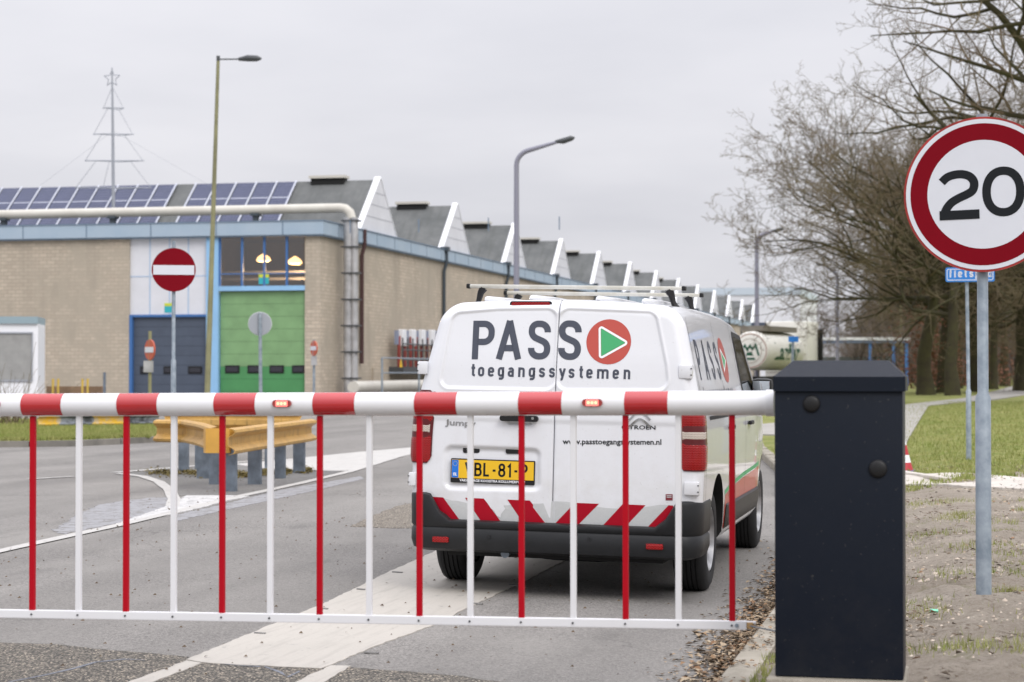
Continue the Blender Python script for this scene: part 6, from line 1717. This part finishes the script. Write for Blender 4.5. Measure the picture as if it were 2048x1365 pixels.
# ================================================================== TREES (bare winter oaks)
class TB:
    def __init__(s): s.v = []; s.f = []; s.n = 0
    def tube(s, P, Rd, k):
        P = np.asarray(P); n = len(P); d = np.gradient(P, axis=0); d /= np.linalg.norm(d, axis=1)[:, None] + 1e-9
        up = np.array([0, 0, 1.]) if abs(d[0, 2]) < .9 else np.array([1., 0, 0])
        a = np.cross(d, up); a /= np.linalg.norm(a, axis=1)[:, None] + 1e-9; c = np.cross(a, d)
        t = np.arange(k) * 2 * np.pi / k
        V = P[:, None, :] + (a[:, None, :] * np.cos(t)[None, :, None] + c[:, None, :] * np.sin(t)[None, :, None]) * np.asarray(Rd)[:, None, None]
        s.v.append(V.reshape(-1, 3)); i = np.arange(n - 1)[:, None] * k; j = np.arange(k)[None, :]; j2 = (j + 1) % k
        s.f.append(np.stack([i + j, i + k + j, i + k + j2, i + j2], -1).reshape(-1, 4) + s.n); s.n += n * k
    def mesh(s, name, m):
        V = np.concatenate(s.v).astype(np.float32); Fc = np.concatenate(s.f).astype(np.int32)
        me = bpy.data.meshes.new(name); me.vertices.add(len(V)); me.vertices.foreach_set('co', V.ravel()); me.loops.add(Fc.size); me.loops.foreach_set('vertex_index', Fc.ravel())
        me.polygons.add(len(Fc)); me.polygons.foreach_set('loop_start', np.arange(0, Fc.size, 4, dtype=np.int32)); me.polygons.foreach_set('loop_total', np.full(len(Fc), 4, dtype=np.int32))
        me.polygons.foreach_set('use_smooth', np.ones(len(Fc), bool)); me.materials.append(m); me.update(calc_edges=True); return me
def gen_tree(seed, H=14., trunk_h=5.5, tr=.45, counts=(9, 8, 6, 5, 4), tw=.013, bias=None, bias_amt=0, droop=.0, e0=8, e1=68, spread=.60):
    g = np.random.default_rng(seed); trunk, limbs, crown = TB(), TB(), TB()
    LV = [None, (.62, 9), (.52, 7), (.46, 5), (.42, 4), (.40, 3)]
    def rec(p, d, L, r, lvl):
        nseg = LV[lvl][1]; P = [p]; Rr = [r]; D = [d]
        for i in range(nseg):
            wob = g.normal(0, .17 if lvl < 3 else .15, 3); tro = np.array([0, 0, (.10 if lvl == 1 else .05) - droop * (lvl == 1)])
            if bias is not None and lvl <= 2: tro = tro + bias * bias_amt
            d = d + wob + tro; d /= np.linalg.norm(d); p = p + d * L / nseg; P.append(p); D.append(d); Rr.append(max(r * (1 - .82 * (i + 1) / nseg), tw * .6))
        (limbs if lvl <= 2 else crown).tube(P, Rr, (6, 7, 5, 3, 3, 3)[lvl])
        if lvl >= len(counts): return
        n = counts[lvl]
        for k in range(n):
            t = .18 + .82 * (k + g.random() * .8) / n; i = min(nseg - 1, int(t * nseg)); q = P[i] + (P[i + 1] - P[i]) * (t * nseg - i); dd = D[min(i + 1, nseg)]
            az = g.random() * 2 * np.pi; an = np.radians(g.uniform(32, 68)); a = np.cross(dd, g.normal(size=3)); a /= np.linalg.norm(a); c2 = np.cross(a, dd)
            nd = dd * np.cos(an) + (a * np.cos(az) + c2 * np.sin(az)) * np.sin(an)
            rec(q, nd, L * LV[lvl][0] * g.uniform(.7, 1.15) * (1 - .25 * t), max(Rr[i] * .62, tw), lvl + 1)
    # trunk
    n = 12; P = []; Rr = []; p = np.array([0, 0, -.3]); d = np.array([0, 0, 1.])
    for i in range(n + 1):
        P.append(p.copy()); t = i / n; Rr.append(tr * (1.35 - .5 * t ** .4 if t < .15 else 1.02 - .62 * t)); d = d + g.normal(0, .05, 3); d[2] = 1; d /= np.linalg.norm(d); p = p + d * (H * .72) / n
    trunk.tube(P, Rr, 12)
    nl = counts[0]
    for k in range(nl):
        t = trunk_h / (H * .72) + (1 - trunk_h / (H * .72)) * (k / nl) ** .9; i = min(n - 1, int(t * n)); q = P[i]; az = k * 2.4 + g.uniform(-.4, .4); el = np.radians(lerp(e0, e1, k / nl) + g.uniform(-8, 8))
        d0 = np.array([np.cos(az) * np.cos(el), np.sin(az) * np.cos(el), np.sin(el)]); rec(q, d0, H * spread * g.uniform(.8, 1.1) * (1 - .25 * k / nl), tr * .42 * (1 - .4 * k / nl), 1)
    return trunk.mesh('trunk', M['bark']), limbs.mesh('limbs', M['bark']), crown.mesh('crown', M['twig'])
VAR = [gen_tree(11, 14.5, 5.2, .48, (14, 9, 6, 5, 4), tw=.007, e0=24, e1=74, spread=.66), gen_tree(23, 11.5, 5.2, .35, (14, 9, 7, 5, 4), e0=2, e1=58, spread=.80, tw=.012), gen_tree(37, 15, 5.2, .34, (10, 7, 6, 5, 5), tw=.010), gen_tree(52, 11.5, 2.6, .22, (12, 7, 6, 5, 3), tw=.016)]
crown2 = VAR[3][2]; VAR.append(gen_tree(61, 11.5, 5.7, .36, (13, 10, 7, 5, 4), e0=4, e1=50, spread=.92, tw=.011, bias=np.array([-.98, .15, .05]), bias_amt=.085)); crown2.materials[0] = M['twig2']
def tree(var, px, D, scale, rot, label, group=None, name='oak_tree', zz=None):
    p = atD(px, 700, D); z = verge_z(p.x, p.y) if zz is None else zz
    root = empty(name, (p.x, p.y, z), label, 'tree', group, (0, 0, rot)); root.scale = (scale,) * 3
    if var == 4: root.scale = (scale, scale, scale * .84)
    for nm, me in zip(('trunk', 'limbs', 'crown'), VAR[var]):
        o = bpy.data.objects.new(nm, me); COL.objects.link(o); o.parent = root
    return root
tree(0, 2240, 60, 1.22, 3.1, 'nearest bare oak whose limbs reach in above the speed sign')
tree(4, 1852, 88, 1.0, 0, 'mossy bare oak spreading its low limbs over the road')
tree(2, 1905, 84, .82, 2.5, 'bare oak standing just right of the mossy spreading oak')
grp = 'bare trees in the wood behind the verge'
out = [(2560, 62, 1), (2400, 84, 2)]
for k, (px, D, v_) in enumerate(out): tree(v_, px, D, 1.1, 1.3 * k, ('bare roadside oak standing outside the right edge of the view'), 'roadside oaks off to the right')
far = [(1885, 96, 1), (1985, 112, 1), (2045, 100, 0), (1915, 120, 2), (1950, 98, 1), (2100, 92, 2), (1880, 130, 0), (1935, 142, 1), (2010, 136, 2), (2075, 128, 0), (1900, 165, 1), (1970, 160, 0), (2035, 165, 1), (2110, 150, 2)]
near_lb = {(1885, 96): 'bare oak tucked in behind the mossy spreading oak', (1985, 112): 'bare oak seen between the two sign posts above the path', (2045, 100): 'bare oak cut by the right edge beyond the path', (1950, 98): 'bare oak directly behind the street name sign post'}
for k, (px, D, v_) in enumerate(far):
    lb_ = near_lb.get((px, D)); tree(v_, px, D, rnd.uniform(.78, .92), rnd.uniform(0, 6.28), lb_ or 'bare brown oak deep in the wood beyond the grass', grp)
grp2 = 'low distant trees beyond the canopy'
for px, D, sc in [(1835, 190, .95), (1815, 200, .95), (1790, 205, .9), (1765, 215, .75), (1740, 225, .62), (1712, 235, .5), (1690, 240, .45), (1800, 180, .8), (1850, 185, 1.05), (1825, 215, 1.0), (1775, 195, .6), (1752, 205, .5), (1725, 215, .42), (1785, 185, .62), (1812, 220, 1.0), (1840, 165, .8), (1862, 200, 1.1), (1630, 190, .62), (1612, 200, .5)]:
    tree(3, px, D, sc, rnd.uniform(0, 6.28), 'low bare brown tree far beyond the canopy', grp2, 'bare_tree', .1)
tree(1, 2330, 70, 1.15, 1.1, 'bare oak out of frame right', None) if False else None
# rusty leafed undergrowth between the trunks
lb = MB()
for (px, D, n_, sx, h) in ((1835, 96, 1200, 1.3, 4.2), (1865, 98, 700, .8, 4.0), (1895, 110, 1000, 1.6, 4.5), (1940, 118, 900, 2, 4), (2000, 125, 800, 2.5, 3)):
    c = atD(px, 700, D)
    for _ in range(n_):
        q = Vector((c.x + rnd.gauss(0, sx * .6), c.y + rnd.gauss(0, sx), .6 + abs(rnd.gauss(0, h * .5)))); lb.add(leaf_pts(q, rnd.uniform(.05, .10), .8), [(0, 1, 2), (0, 2, 3)])
tag(lb.build('undergrowth', M['rust_leaf'], fix=False), 'rusty brown leafy undergrowth between the oak trunks', 'undergrowth', kind='stuff')
wd = TB(); g = np.random.default_rng(5)
for _ in range(9000):
    x = g.uniform(0, 1); px = 1700 + 700 * x ** .9; D = g.uniform(150, 245); c = atD(px, 700, D); h = interp(px, [(1690, 2), (1760, 4.5), (1850, 9), (2400, 11)])
    p = np.array([c.x, c.y, g.uniform(0, h * .6)]); d = g.normal(0, .55, 3); d[2] = abs(d[2]) + .8; L = g.uniform(1.0, 3.0); wd.tube([p, p + d * L * .5, p + d * L * .95 + g.normal(0, .15, 3)], [.05, .035, .015], 3)
o = bpy.data.objects.new('wood', wd.mesh('wood', M['twig2'])); COL.objects.link(o); tag(o, 'dense brown mass of far saplings and brush', 'wood', kind='stuff')
b = MB(); a = atD(2020, 724, 190); b.box(a, (7, 3, 1.6)); tag(b.build('blue_container', mat('dark_blue_sheet', (.02, .03, .16), .5)), 'dark blue container half hidden behind far right trunks', 'container')
# leafless shrub at the far left
shp = TB(); base = onG(-20, 850, lz)
for _ in range(160):
    p = np.array([base.x + g.normal(0, .5), base.y + g.normal(0, .4), .1]); d = g.normal(0, .35, 3); d[2] = 1
    L = g.uniform(.5, 1.2); P = [p]
    for i in range(4): d = d + g.normal(0, .22, 3); P.append(P[-1] + d * L / 4)
    shp.tube(P, [.012, .010, .008, .006, .004], 3)
o = bpy.data.objects.new('shrub', shp.mesh('shrub', M['twig'])); COL.objects.link(o); tag(o, 'bare twiggy shrub before the site cabin', 'shrub')
